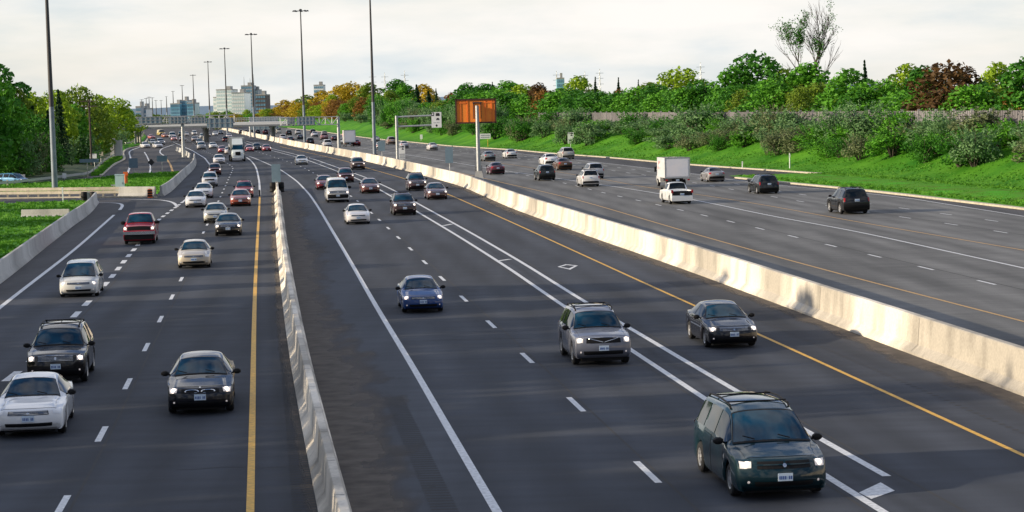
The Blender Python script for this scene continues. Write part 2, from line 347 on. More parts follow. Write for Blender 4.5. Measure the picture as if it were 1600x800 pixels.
g.m = [1 if (i % (nc-1)) >= cols.index('Mb') else (2 if (i % (nc-1)) == cols.index('wall') else 0) for i in range(len(g.f))]
struct(g, 'highway', [M['asph'], M['asph_d'], M['asph_s']])
pw = MB(); Z = .006
ribbon(pw, *seg('AL', 40, 180), .22, Z)
pixribbon(pw, [(187, 328), (191, 322), (188, 318.5), (175, 317), (147, 316.8)], .28, Z)
pixribbon(pw, [(277, 323), (271, 317), (258, 313.5), (240, 312), (190, 311), (120, 311)], .3, Z)
ribbon(pw, *seg('AG', 203, 232), .2, Z); ribbon(pw, *seg('AG', 300, 620), .25, Z)
pixribbon(pw, [(406, 307), (405.5, 290), (404, 278), (400, 262), (393, 252), (385.5, 246)], .22, Z)
ribbon(pw, *seg('AY', 392, 900), .22, Z)
ribbon(pw, *seg('BW', 38, 400), .20, Z); ribbon(pw, *seg('BD', 36, 640), .20, Z); ribbon(pw, *seg('BD4', 47, 640), .20, Z)
ribbon(pw, *seg('DW', 60, 700), .17, Z); ribbon(pw, *seg('DWe', 110, 700), .15, Z)
struct(pw, 'edge_lines', M['white'])
pw = MB()
def dashes(mb, name, ystart, y1, cyc, ln, wd, y0=30.):
    y = ystart
    while y > y0: y -= cyc
    while y < y1:
        if y > y0-cyc: ribbon(mb, *seg(name, y, y+ln, step=1.), wd, Z)
        y += cyc
dashes(pw, 'A', G(165, 690)[1], 700, 10.45, 2.7, .16); dashes(pw, 'B', G(1015, 755)[1], 700, 11.3, 2.9, .16)
dashes(pw, 'AG', G(130, 478)[1], 203, 5.3, 2.6, .28, 45)
dashes(pw, 'D', G(1550, 445)[1], 700, 8.75, 2.4, .15, 60); dashes(pw, 'Da', G(1490, 352)[1], 700, 8.9, 2.4, .14, 90); dashes(pw, 'Db', G(1482, 336)[1], 700, 8.9, 2.4, .14, 90)
struct(pw, 'lane_dashes', M['white'])
pw = MB(); ribbon(pw, *seg('AY', 30, 229), .17, Z); ribbon(pw, *seg('BY', 36, 500), .14, Z); struct(pw, 'yellow_lines', M['yellow'])
pw = MB(); ribbon(pw, *seg('DY', 60, 420), .14, Z); ribbon(pw, *seg('D2', 80, 330), .14, Z)
pixribbon(pw, [(270, 269), (266, 257), (260, 248)], .3, Z); struct(pw, 'worn_yellow_lines', M['old_yellow'])
pw = MB()
pixribbon(pw, [(199, 271), (203, 260), (204, 247), (202, 238), (207, 234), (224, 227), (230, 217)], .3, Z)
pixribbon(pw, [(234, 270), (235, 258.5), (230, 245), (225.5, 237.5)], .25, Z)
pixribbon(pw, [(256, 243), (250, 238), (254, 232), (273, 225.5)], .3, Z)
struct(pw, 'ramp_lines', M['white'])
pw = MB()
def pixpoly(mb, pix, z, mi=0): mb.add([(*G(*p)[:2], z) for p in pix], [tuple(range(len(pix)))[::-1]], mi)
pixpoly(pw, [(1342, 770), (1376, 754), (1398, 767), (1361.5, 780)], Z)
o_ = [(871, 417), (884, 413), (903, 415), (891, 421.5)]; i_ = [(875.5, 417), (885.5, 414.2), (898, 415.4), (889, 419.6)]
for k in range(4): pixpoly(pw, [o_[k], o_[(k+1) % 4], i_[(k+1) % 4], i_[k]], Z)
for a, b in (((692, 352.8), (707, 350)), ((777, 408), (797, 405)), ((610, 305), (620, 303)), ((1146, 610), (1159, 612)), ((500, 255), (507, 254))):
    pixribbon(pw, [a, b], .3 if a[0] != 1146 else .1, Z+.001)
struct(pw, 'lane_marks', M['white'])
pw = MB()
for n, off, y0, y1 in (('AY', 1.15, 36, 78), ('BW', -1.05, 36, 62), ('BY', 1.1, 40, 100)):
    y = y0
    while y < y1:
        x = X(n, y)+off; wd_ = .55 if n != 'BY' else .16; pw.add([(x-wd_/2, y, Z), (x+wd_/2, y, Z), (x+wd_/2, y+.14, Z), (x-wd_/2, y+.14, Z)], [(0, 1, 2, 3)]); y += .32 if n != 'BY' else .5
struct(pw, 'rumble_strip', M['groove'])
pw = MB()
for n, off in (('A', .22), ('B', .2), ('D', .25), ('Da', .2), ('BD', -.25), ('BD4', .3), ('AG', .35)): ribbon(pw, *seg(n, 32, 260, off=off), .07, .003)
for i in range(26):
    y = random.uniform(40, 210); n = random.choice(['A', 'B', 'BD', 'BY', 'D', 'AY']); x = X(n, y)+random.uniform(-3, 1); V = []; k = 14
    for j in range(k+1): V.append((x+j*.28, y+.12*math.sin(j*.9+i)+random.uniform(-.06, .06)))
    V = np.array(V); ribbon(pw, V[:, 0], V[:, 1], .045, .0035)
struct(pw, 'pavement_seam', M['groove'])
pw = MB(); DUV = []
for n, off, wmin, y0, y1, sgn in (('wall', .3, 1.7, 34, 225, 1), ('wall', -.35, .25, 34, 225, -1), ('Mb', 0, .8, 50, 230, -1), ('AL', -2.6, .8, 60, 195, -1)):
    ys = np.arange(y0, y1, .8); ph = random.random()*9
    xs = np.interp(ys, YS, L[n])+off; ww = wmin*(1.35+.25*np.sin(ys*.11+ph))
    P = [(x, y, .004) for x, y in zip(xs, ys)]+[(x+sgn*q, y, .004) for x, y, q in zip(xs, ys, ww)]; n_ = len(ys)
    pw.add(P, [(i, n_+i, n_+i+1, i+1) if sgn > 0 else (i+1, n_+i+1, n_+i, i) for i in range(n_-1)]); DUV += [(0, 0)]*n_+[(1, 0)]*n_
pw.uv = DUV
struct(pw, 'roadside_dirt', M['dirt'])

# ------------------------------------------------------------------ barriers
def wall_loft(mb, P, prof, seglen=None, mi=0):   # P: Nx2, prof: (offset to the right, z); closed profile
    T = np.gradient(P, axis=0); T /= np.linalg.norm(T, axis=1)[:, None]; Nn = np.stack([T[:, 1], -T[:, 0]], 1); k = len(prof); V = []
    for p, n in zip(P, Nn):
        for o, z in prof: V.append((p[0]+n[0]*o, p[1]+n[1]*o, z))
    fs = [(i*k+j, i*k+(j+1) % k, (i+1)*k+(j+1) % k, (i+1)*k+j) for i in range(len(P)-1) for j in range(k)]
    fs += [tuple(range(k)), tuple((len(P)-1)*k+j for j in range(k))[::-1]]
    mb.add(V, fs, mi)
def bprof(w, h, b=.06): return [(0, 0), (0, .08), (w*.27, .30), (w*.34, h-.03), (w*.38, h), (w*.62, h), (w*.66, h-.03), (w*.73, .30), (w, .08), (w, 0)]
xs, ys = seg('Mb', 30, 1400, step=3); P = np.stack([xs, ys], 1); mbw = MB(); wall_loft(mbw, P, bprof(.85, 1.2))
mw = mbw.build('median_barrier', M['conc'], None, True); tag(mw, 'tall sunlit concrete median barrier between the two carriageways', 'barrier', kind='structure')
for y in np.arange(44.5, 420, 12.4):
    jm = MB(); t = tangent('Mb', y); rz = math.atan2(-t.x, t.y); x = X('Mb', y)
    jm.add([(x+.84*.0-.004, y-.012, .1), (x-.004, y+.012, .1), (x+.85*.27-.006, y+.012, .3), (x+.85*.27-.006, y-.012, .3), (x+.85*.34-.006, y+.012, 1.17), (x+.85*.34-.006, y-.012, 1.17)], [(0, 1, 2, 3), (3, 2, 4, 5)])
    jm.build('joint', M['joint'], mw)
xs, ys = seg('wall', 30, 229, step=2); wv = .0*np.sin(ys*1.1)*np.minimum(1, 60/ys)
P = np.stack([xs-.33+wv, ys], 1); mbw = MB(); wall_loft(mbw, P, bprof(.68, .95))
nb = mbw.build('concrete_barrier', M['conc'], None, True); tag(nb, 'long pale concrete barrier between the collector lanes and the express lanes', 'barrier')
for y in np.arange(37, 225, 4.1):
    nj = MB(); x = X('wall', y)-.33+.0*math.sin(y*1.1)*min(1, 60/y); nj.add([(x-.004, y-.015, .09), (x-.004, y+.015, .09), (x+.18, y+.015, .3), (x+.18, y-.015, .3), (x+.225, y+.015, .93), (x+.225, y-.015, .93), (x+.26, y-.015, .953), (x+.26, y+.015, .953), (x+.42, y+.015, .953), (x+.42, y-.015, .953)], [(0, 1, 2, 3), (3, 2, 4, 5), (6, 9, 8, 7)])
    nj.build('joint', M['joint'], nb)
def pixwall(pix, h, w, label, m='conc2'):
    P = smooth_pts([G(*p)[:2] for p in pix]); mb = MB(); wall_loft(mb, P, bprof(w, h)); o = mb.build('concrete_barrier', M[m], None, True); return tag(o, label, 'barrier')
pixwall([(-40, 459), (0, 431), (60, 385), (100, 355), (130, 334), (145, 317)], 1.0, .6, 'curved grey concrete barrier beside the near grass wedge on the left')
pixwall([(247, 307), (262, 297), (280, 280), (296, 265), (301, 256), (301, 249)], 1.05, .6, 'curved concrete barrier round the far grass island')
pixwall([(296, 248), (285, 240), (274, 235.5)], .85, .6, 'short straight concrete barrier behind the end of the curved one')
def block(pa, pb, h, w, label):
    a, b = G(*pa), G(*pb); v = b-a; L_ = np.linalg.norm(v[:2]); mb = MB(); wall_loft(mb, np.array([a[:2], (a+b)[:2]/2, b[:2]]), bprof(w, h)); return tag(mb.build('concrete_barrier', M['conc2'], None), label, 'barrier')
block((190, 306), (246, 306), .95, .6, 'weathered concrete barrier section at the end of the guardrail')
blk = block((37, 341), (111, 340), .72, .6, 'low concrete block lying in the near grass wedge')
for px in (55, 92):
    fm = MB(); p = G(px, 341); fm.box((p[0], p[1]-.02, .1), (.5, .08, .2)); fm.build('fork_slot', M['joint'], blk)
# crash drums at the barrier ends
def drums(px, py, label):
    p = G(px, py); r = empty('crash_cushion', p, 0, label, 'crash cushion', 'crash cushions on barrier ends')
    for dx in (-.42, .42):
        m = MB(); m.lathe([(.0, 0), (.30, 0), (.34, .08), (.31, .12), (.31, .5), (.35, .56), (.31, .6), (.31, .92), (.26, 1.0), (0, 1.02)], 'z', (dx, 0, 0), 14); m.build('drum', M['trim'], r, True)
    m = MB(); m.box((0, 0, .55), (.26, .3, 1.0)); m.build('backup_plate', M['conc2'], r)
drums(433, 300, 'dark crash cushion drums on the far end of the central barrier')
drums(139, 316, 'dark crash cushion drums on the end of the curved left barrier')

# ------------------------------------------------------------------ terrain: grass islands, embankment, left forest floor
def island(pix, h, name, m, z=0.):
    P = [G(*p)[:2] for p in pix]; n = len(P); mb = MB(); c = np.mean(P, 0)
    V = [(p[0], p[1], z) for p in P]+[(p[0], p[1], z+h*.8) for p in P]+[(*(p+(c-p)*.05), z+h) for p in P]
    fs = [(i, (i+1) % n, n+(i+1) % n, n+i) for i in range(n)]+[(n+i, n+(i+1) % n, 2*n+(i+1) % n, 2*n+i) for i in range(n)]+[tuple(2*n+i for i in range(n))]
    mb.add(V, fs); o = mb.build(name, m); tag(o, kind='structure'); return o, P
I1 = [(-200, 560), (-40, 455), (0, 428), (60, 381), (100, 351), (128, 332), (141, 317), (120, 316), (60, 318.5), (0, 320), (-200, 327)]
I2 = [(-200, 308), (0, 303), (100, 302), (190, 301), (246, 303), (262, 292), (280, 276), (283, 270), (262, 271), (240, 272.5), (205, 274), (190, 275), (150, 280), (100, 285), (60, 288), (0, 291), (-200, 300)]
I4 = [(158, 274), (176, 257), (191, 248.5), (190, 238), (200, 231), (221, 226.5), (229, 214), (224, 208), (222, 214), (204, 224), (187, 228), (185, 241), (165, 255), (142, 275)]
i1, P1 = island(I1, .14, 'grass_verge', M['grass']); i2, P2 = island(I2, .16, 'grass_island', M['grass2']); i4, P4 = island(I4, .15, 'grass_strip', M['grass'])
kb = MB()
P = smooth_pts([G(*p)[:2] for p in [(-60, 311), (0, 310.5), (100, 309), (190, 308.5), (246, 308.5)]]); wall_loft(kb, P, [(0, 0), (0, .12), (.45, .13), (.45, 0)])
for pp in ([(-60, 323), (0, 321.5), (60, 320), (110, 317.5), (141, 318)], [(155, 275), (174.5, 258.5), (191, 250), (192, 245), (191, 238), (200, 232), (221, 227), (230, 216)]):
    P = smooth_pts([G(*p)[:2] for p in pp]); wall_loft(kb, P, [(0, 0), (0, .13), (.45, .13), (.45, 0)])
xs, ys = seg('K', 234, 1000, step=4); wall_loft(kb, np.stack([xs-.3, ys], 1), [(0, 0), (0, .14), (.55, .14), (.55, 0)])
yy_ = np.array(list(np.arange(60, 229, 3.))); xe = np.interp(yy_, YS, L['DE']); wall_loft(kb, np.stack([xe-.25, yy_], 1), [(0, 0), (0, .14), (.5, .14), (.5, 0)])
struct(kb, 'kerb', M['kerb'])
# right embankment
PROF = [(0, .10), (2, .28), (4, .75), (6.5, 1.6), (9, 2.6), (12, 3.3), (16, 3.5), (40, 3.8), (120, 5), (400, 6)]
def zemb(o): return float(np.interp(o, [p[0] for p in PROF], [p[1] for p in PROF]))
ys = np.arange(20., 1300., 4.); eb = MB(); k = len(PROF)
offs = [0, 1, 2, 3, 4, 5, 6, 7, 8, 9, 10.5, 12, 14, 16, 40, 120, 400]; k = len(offs)
V = []
for y in ys:
    t = tangent('K', y)
    for o in offs:
        z = zemb(o)+(.07*math.sin(y*.23+o)+.04*math.sin(y*.63+o*1.7))*min(1, o/3)*(o < 30); V.append((X('K', y)+t.y*o, y-t.x*o*(1 if o < 20 else .2), z))
eb.add(V, [(i*k+j, i*k+j+1, (i+1)*k+j+1, (i+1)*k+j) for i in range(len(ys)-1) for j in range(k-1)]); struct(eb, 'embankment', M['grass'], True)
# flat grass between the highway edge and the foot of the bank, past the ramp nose
ys = np.arange(20., 232., 4.); eb = MB(); V = []
for y in ys:
    a, b = X('DE', y)+.2, X('K', y)+.3
    for f in (0, .25, .5, .75, 1): V.append((a+(b-a)*f, y, .11+.25*math.sin(f*math.pi)*min(1, (b-a)/12)+.03*math.sin(y*.7+f*9)))
V += [(G(1140, 276.5)[0], 233.5, .1)]*5
eb.add(V, [(i*5+j, i*5+j+1, (i+1)*5+j+1, (i+1)*5+j) for i in range(len(ys)) for j in range(4)]); struct(eb, 'grass_field', M['grass2'], True)
# left ground behind the guardrail
g = MB(); GL = [(-400, 300), (-60, 295.5), (0, 292), (50, 288.5), (82, 284), (140, 275.5), (165, 254), (187, 241), (188, 228), (205, 225.5), (222, 214), (224, 209), (215, 200)]
P = [G(*p)[:2] for p in GL]; B = [(p[0]-3, p[1]+1) for p in P]; C = [(min(-150, p[0]-40), p[1]+60) for p in P]
V = [(*p, .05) for p in P]+[(*p, .5) for p in B]+[(*p, 2.5) for p in C]+[(-900, p[1]+500, 4) for p in P]; n = len(P)
g.add(V, [(r*n+i, r*n+i+1, (r+1)*n+i+1, (r+1)*n+i) for r in range(3) for i in range(n-1)]); struct(g, 'forest_ground', M['forest_floor'])

# grass tufts as stuff
def in_poly(x, y, P):
    c = False; n = len(P)
    for i in range(n):
        x1, y1 = P[i]; x2, y2 = P[(i+1) % n]
        if (y1 > y) != (y2 > y) and x < (x2-x1)*(y-y1)/(y2-y1)+x1: c = not c
    return c
tf = MB(); V = []; Fs = []
def tuft(x, y, z, h):
    a = random.random()*3.14; w_ = h*.5; dx, dy = math.cos(a)*w_, math.sin(a)*w_; b = len(V)
    V.extend([(x-dx, y-dy, z-.03), (x+dx, y+dy, z-.03), (x+dx*1.3, y+dy*1.3, z+h*random.uniform(.6, 1)), (x-dx*.1, y, z+h*random.uniform(.25, .5)), (x-dx*1.3, y-dy*1.3, z+h*random.uniform(.6, 1))]); Fs.append((b, b+1, b+2, b+3, b+4))
for Pp, dens, hh in ((P1, 7000, .22), (P2, 5000, .28), (P4, 2500, .3)):
    A = np.array(Pp); lo, hi = A.min(0), A.max(0); n = 0
    lo[0] = max(lo[0], -75)
    while n < dens:
        x, y = random.uniform(lo[0], hi[0]), random.uniform(lo[1], hi[1])
        if in_poly(x, y, Pp): tuft(x, y, .13, hh*random.uniform(.5, 1.2)); n += 1
for i in range(20000):
    y = 90+330*random.random()**1.3; o = random.uniform(.3, 9.5); t = tangent('K', y); tuft(X('K', y)+t.y*o, y-t.x*o, zemb(o), random.uniform(.06, .17))
for i in range(9000):
    y = random.uniform(130, 230); a, b = X('DE', y)+.4, X('K', y); tuft(random.uniform(a, b), y, .2, random.uniform(.08, .22))
tf.add(V, Fs); tag(tf.build('grass', M['blade']), kind='stuff')

# ------------------------------------------------------------------ vegetation
LM = {
 'green': leaf_mat('leaves_green', (.045, .17, .012), (.15, .42, .03)),
 'deep': leaf_mat('leaves_deep_green', (.022, .11, .012), (.08, .27, .02)),
 'lime': leaf_mat('leaves_lime', (.14, .27, .012), (.36, .50, .03)),
 'gold': leaf_mat('leaves_gold', (.28, .23, .012), (.60, .42, .03)),
 'olive': leaf_mat('leaves_olive', (.07, .16, .012), (.24, .32, .03)),
 'rust': leaf_mat('leaves_rust', (.13, .08, .018), (.32, .15, .03)),
 'maroon': leaf_mat('leaves_maroon', (.06, .045, .016), (.14, .065, .02)),
 'silver': leaf_mat('leaves_silver', (.085, .19, .065), (.20, .34, .14)),
 'greybr': leaf_mat('leaves_grey_green', (.10, .14, .06), (.22, .26, .12)),
 'pine': leaf_mat('needles', (.010, .04, .014), (.03, .08, .028), .1)}
def leaf_cloud(V, Fs, c, rad, n, ls, rng):
    d = rng.normal(size=(n, 3)); d /= np.linalg.norm(d, axis=1)[:, None]; rr = rng.uniform(.55, 1.05, n)**.6
    p = np.array(c)+d*np.array(rad)*rr[:, None]
    nn = d+rng.normal(scale=.6, size=(n, 3)); nn /= np.linalg.norm(nn, axis=1)[:, None]
    a = np.cross(nn, rng.normal(size=(n, 3))); a /= np.linalg.norm(a, axis=1)[:, None]; b = np.cross(nn, a)
    s = (ls*rng.uniform(.5, 1.3, n))[:, None]
    for i in range(n):
        k = len(V); V.extend([p[i]-a[i]*s[i], p[i]-b[i]*s[i]*.6, p[i]+a[i]*s[i], p[i]+b[i]*s[i]*.6]); Fs.append((k, k+1, k+2, k+3))
def make_broadleaf(seed, h=12., w_=9., lobes=16, nl=170, ls=.34, base=.22, trunk=.22, bare=0.):
    rng = np.random.default_rng(seed); t = MB(); V = []; Fs = []
    top = h*.55; t.tube([(0, 0, -1.), (rng.normal()*.1, 0, h*.2), (rng.normal()*.3, rng.normal()*.3, top)], [trunk*1.3, trunk, trunk*.45], 7)
    for i in range(lobes):
        f = (i+.5)/lobes; zc = h*(base+(.93-base)*f); env = math.sin(math.pi*min(.97, .22+.72*f))**.8
        an = i*2.4+rng.uniform(-.5, .5); r_ = w_/2*env*rng.uniform(.35, .8); lr = w_*rng.uniform(.17, .27)*(1-.35*f)
        c = (math.cos(an)*r_, math.sin(an)*r_, zc-lr*.4)
        leaf_cloud(V, Fs, c, (lr, lr, lr*.72), int(nl*(lr/(w_*.2))**1.5), ls, rng)
        if i % 2 == 0: t.tube([(0, 0, max(h*.15, c[2]*.55)), (c[0]*.5, c[1]*.5, c[2]*.82), c], [trunk*.5, trunk*.3, .03], 5)
    leaf_cloud(V, Fs, (0, 0, h*.82), (w_*.2, w_*.2, h*.17), nl, ls, rng)
    leaf_cloud(V, Fs, (0, 0, h*.45), (w_*.38, w_*.38, h*.3), nl*2, ls, rng)
    return t.mesh('trunk', M['bark']), MB().add(V, Fs).mesh('crown', LM['green'])
def make_shrub(seed, h=4., w_=5., n=2300, ls=.15):
    rng = np.random.default_rng(seed); t = MB(); V = []; Fs = []
    for i in range(9):
        an = rng.uniform(0, 6.28); q = rng.uniform(.2, .45)*w_; e_ = (math.cos(an)*q, math.sin(an)*q, h*rng.uniform(.6, .95)); t.tube([(0, 0, -.5), (e_[0]*.4, e_[1]*.4, h*.4), e_], [.07, .05, .015], 5)
    for i in range(15):
        an = rng.uniform(0, 6.28); q = w_/2*rng.uniform(.05, .72); f = rng.uniform(.12, .8); lr = w_*rng.uniform(.13, .22)
        leaf_cloud(V, Fs, (math.cos(an)*q, math.sin(an)*q, h*f*(1-.35*q/(w_/2))+.1), (lr, lr, lr*.85), n//15, ls, rng)
    for i in range(60):    # loose shoots
        an = rng.uniform(0, 6.28); q = w_/2*rng.uniform(.2, .8); z = h*rng.uniform(.5, .95)
        for j in range(6): leaf_cloud(V, Fs, (math.cos(an)*q*(1+.04*j), math.sin(an)*q*(1+.04*j), z+j*.11), (.09, .09, .1), 2, ls*.8, rng)
    return t.mesh('stem', M['bark']), MB().add(V, Fs).mesh('foliage', LM['silver'])
def make_conifer(seed, h=10.):
    rng = np.random.default_rng(seed); t = MB(); V = []; Fs = []
    t.tube([(0, 0, -1), (0, 0, h*.98)], [.18, .02], 6)
    z = h*.12
    while z < h*.98:
        rr = (h-z)*.34*rng.uniform(.7, 1.15)+.1
        for k_ in range(14):
            an = rng.uniform(0, 6.28); q = rr*rng.uniform(.6, 1)
            for j in range(4):
                f = (j+.6)/4; leaf_cloud(V, Fs, (math.cos(an)*q*f, math.sin(an)*q*f, z-q*f*.3), (.3*q*.5+.06, .3*q*.5+.06, .16), 7, .19, rng)
        z += h*.045
    return t.mesh('trunk', M['bark']), MB().add(V, Fs).mesh('crown', LM['pine'])
PROTO = {'b0': (make_broadleaf(1), 12., 9.), 'b1': (make_broadleaf(2, 12, 8, 18, 160), 12., 8.), 'b2': (make_broadleaf(3, 12, 11, 20, 150), 12., 11.), 'b3': (make_broadleaf(4, 12, 6.5, 14, 170, .3), 12., 6.5), 'b4': (make_broadleaf(5, 12, 10, 22, 150, .3, .12), 12., 10.),
         's0': (make_shrub(11), 4., 5.), 's1': (make_shrub(12, 4, 6), 4., 6.), 's2': (make_shrub(13, 4, 4.2), 4., 4.2), 's3': (make_shrub(14, 4, 5.5, 2600, .13), 4., 5.5), 'c0': (make_conifer(21), 10., 5.), 'c1': (make_conifer(22), 10., 5.)}
def plant(kind, leaf, x, y, z, h, wd=None, label=None, group=None, name=None, cat=None):
    (tm, cm), ph, pwid = PROTO[kind]
    nm = name or {'b': 'broadleaf_tree', 's': 'shrub', 'c': 'conifer_tree'}[kind[0]]
    r = empty(nm, (x, y, z), random.uniform(0, 6.28), label, cat or {'b': 'tree', 's': 'shrub', 'c': 'tree'}[kind[0]], group)
    sx = (wd/pwid) if wd else h/ph*random.uniform(.9, 1.1); r.scale = (sx, sx*random.uniform(.9, 1.1), h/ph)
    a = bpy.data.objects.new('trunk' if kind[0] != 's' else 'stem', tm); COL.objects.link(a); a.parent = r
    c = bpy.data.objects.new('crown' if kind[0] != 's' else 'foliage', cm); COL.objects.link(c); c.parent = r
    c.material_slots[0].link = 'OBJECT'; c.material_slots[0].material = LM[leaf]
    return r
def koff(x, y):
    t = tangent('K', y); return (x-X('K', y))*t.y
def col_at_offset(px, o):                      # distance along picture column px where the bank is o metres beyond the kerb
    d = 60.
    lo_ = None
    for d in np.arange(60, 1400, 1.):
        x = (px-800)/F*d
        if koff(x, d) >= o: lo_ = d; break
    return lo_ or 1400.
CN = {'green': 'bright green', 'deep': 'dark green', 'lime': 'yellow-green', 'gold': 'golden yellow', 'olive': 'olive green', 'rust': 'rusty brown', 'maroon': 'dark red', 'silver': 'silvery green', 'greybr': 'grey brown', 'pine': 'dark'}
def rtree(px, o, top, leaf, kind='b0', wpx=None, label=None, group='trees behind the noise fence'):
    if wpx and kind[0] == 'b' and px > 720: wpx *= 1.22; top -= 3
    d = col_at_offset(px, o); z = zemb(o); x = (px-800)/F*d; zt = ztop(px, top, d); h = max(2., zt-z)
    return plant(kind, leaf, x, d, z, h, (wpx/F*d if wpx else None), label, group)
def shape_word(k): return {'b0': 'round', 'b1': 'upright', 'b2': 'broad', 'b3': 'narrow', 'b4': 'bushy', 'c0': 'pointed', 'c1': 'pointed'}[k]
# (column, offset, top row, leaf, kind, width in pixels, extra words)
RT = [
 (1610, 20, 88, 'deep', 'b1', 90, 'at the right edge of the picture'), (1562, 30, 98, 'lime', 'b0', 75, 'near the right edge'), (1590, 19, 130, 'rust', 'b4', 45, 'low by the right edge'),
 (1490, 20, 97, 'maroon', 'b2', 130, 'the widest crown above the fence on the right'), (1448, 26, 104, 'deep', 'b1', 80, 'left of the widest reddish crown'), (1425, 40, 100, 'lime', 'b0', 75, 'behind the rusty crowns'), (1536, 24, 125, 'deep', 'b4', 60, 'between the widest crown and the yellow-green one'),
 (1395, 22, 122, 'green', 'b4', 70, 'just right of the small conifer'), (1330, 20, 108, 'green', 'b0', 90, 'under the right side of the bare tree'), (1345, 18, 140, 'deep', 'b4', 80, 'low between fence and conifer'),
 (1270, 24, 98, 'green', 'b1', 80, 'at the foot of the bare tree'), (1255, 18, 135, 'olive', 'b4', 55, 'low at the foot of the bare tree'), (1235, 30, 108, 'lime', 'b0', 70, 'behind the foot of the bare tree'),
 (1190, 26, 82, 'deep', 'b2', 110, 'the tallest dense crown left of the bare tree'), (1150, 22, 106, 'green', 'b0', 80, 'left of the tallest dense crown'), (1215, 19, 122, 'green', 'b4', 90, 'in front of the tallest dense crown'),
 (1165, 18, 140, 'olive', 'b4', 60, 'low behind the fence left of the bare tree'), (1068, 30, 107, 'lime', 'b2', 100, 'large rounded sunlit crown in mid row'), (1105, 22, 125, 'deep', 'b4', 80, 'right of the large rounded crown'),
 (1075, 19, 138, 'green', 'b4', 60, 'low in front of the large rounded crown'), (1020, 24, 130, 'olive', 'b0', 70, 'left of the large rounded crown'), (1035, 18, 146, 'green', 'b4', 70, 'low left of the large rounded crown'),
 (975, 26, 140, 'rust', 'b4', 36, 'between two small conifers'), (985, 19, 148, 'green', 'b4', 70, 'low under the small conifers'), (940, 20, 143, 'deep', 'b4', 80, 'left of the small conifers'),
 (912, 40, 120, 'lime', 'b0', 65, 'sunlit crown beside the far blue building'), (890, 24, 138, 'deep', 'b2', 90, 'in front of the far blue building'), (850, 22, 131, 'maroon', 'b1', 50, 'reddish spiky crown right of the orange sign'),
 (858, 20, 142, 'rust', 'b4', 50, 'low reddish crown right of the orange sign'), (825, 30, 133, 'lime', 'b0', 60, 'just right of the orange sign'), (800, 28, 127, 'green', 'b1', 60, 'above the right corner of the orange sign'),
 (795, 20, 145, 'deep', 'b4', 70, 'behind the right side of the orange sign'), (765, 36, 132, 'deep', 'b0', 60, 'above the orange sign'), (738, 30, 131, 'deep', 'b1', 50, 'above the left corner of the orange sign'), (748, 40, 138, 'olive', 'b0', 60, 'behind the orange sign'),
 (712, 26, 143, 'rust', 'b3', 30, 'just left of the orange sign'), (700, 20, 155, 'olive', 'b4', 60, 'low left of the orange sign')]
for i, (px, o, top, leaf, kd, wp, ex) in enumerate(RT):
    rtree(px, o, top, leaf, kd, wp, '%s %s leafed tree %s' % (shape_word(kd), CN[leaf], ex))
FT = []
px = 1800
while px > 700:
    FT.append((px, random.uniform(19, 24), (138 if px > 1000 else 150)+random.uniform(-10, 6), random.choice(['green', 'green', 'deep', 'deep', 'green', 'olive']), 'b4', 95 if px > 1200 else 75, '')); px -= random.uniform(20, 30)
for i, (px, o, top, leaf, kd, wp, ex) in enumerate(FT):
    near = 'right of the widest dark crown' if px > 1500 else 'under the widest dark crown' if px > 1400 else 'near the small conifer' if px > 1320 else 'below the bare tree' if px > 1220 else 'below the tallest dense crown' if px > 1120 else 'near the large rounded crown' if px > 1000 else 'near the small conifers' if px > 900 else 'right of the orange sign' if px > 790 else 'behind the orange sign'
    rtree(px, o, top, leaf, kd, wp*1.1, '%s understorey tree just over the fence, %s' % (CN[leaf], near))
for i in range(22):
    px = 455+i*12; rtree(px, random.uniform(18, 22), np.interp(px, [455, 560, 720], [166, 152, 156])+random.uniform(-6, 6), random.choice(['gold', 'gold', 'rust', 'lime', 'olive'] if px < 580 else ['green', 'olive', 'green', 'silver']), 'b4', 44, '%s understorey tree of the golden wood, %s' % ('low', 'left of the second mast' if px < 580 else 'right of the second mast'), 'trees of the golden wood')
for px, o, top, wp, ex in ((1357, 24, 94, 28, 'standing alone above the fence right of the bare tree'), (938, 30, 120, 16, 'in front of the far pylon'), (974, 30, 121, 16, 'right of the far pylon'), (1005, 28, 124, 14, 'rightmost of the three small ones in mid row'),
                       (660, 30, 132, 26, 'above the lane control sign arm'), (678, 24, 142, 26, 'low above the lane control sign arm'), (735, 22, 150, 16, 'behind the left edge of the orange sign'), (690, 40, 138, 14, 'slender reddish one between the signs'), (778, 40, 128, 14, 'above the orange sign, slender')):
    rtree(px, o, top, 'pine', random.choice(['c0', 'c1']), wp, 'pointed dark conifer %s' % ex)
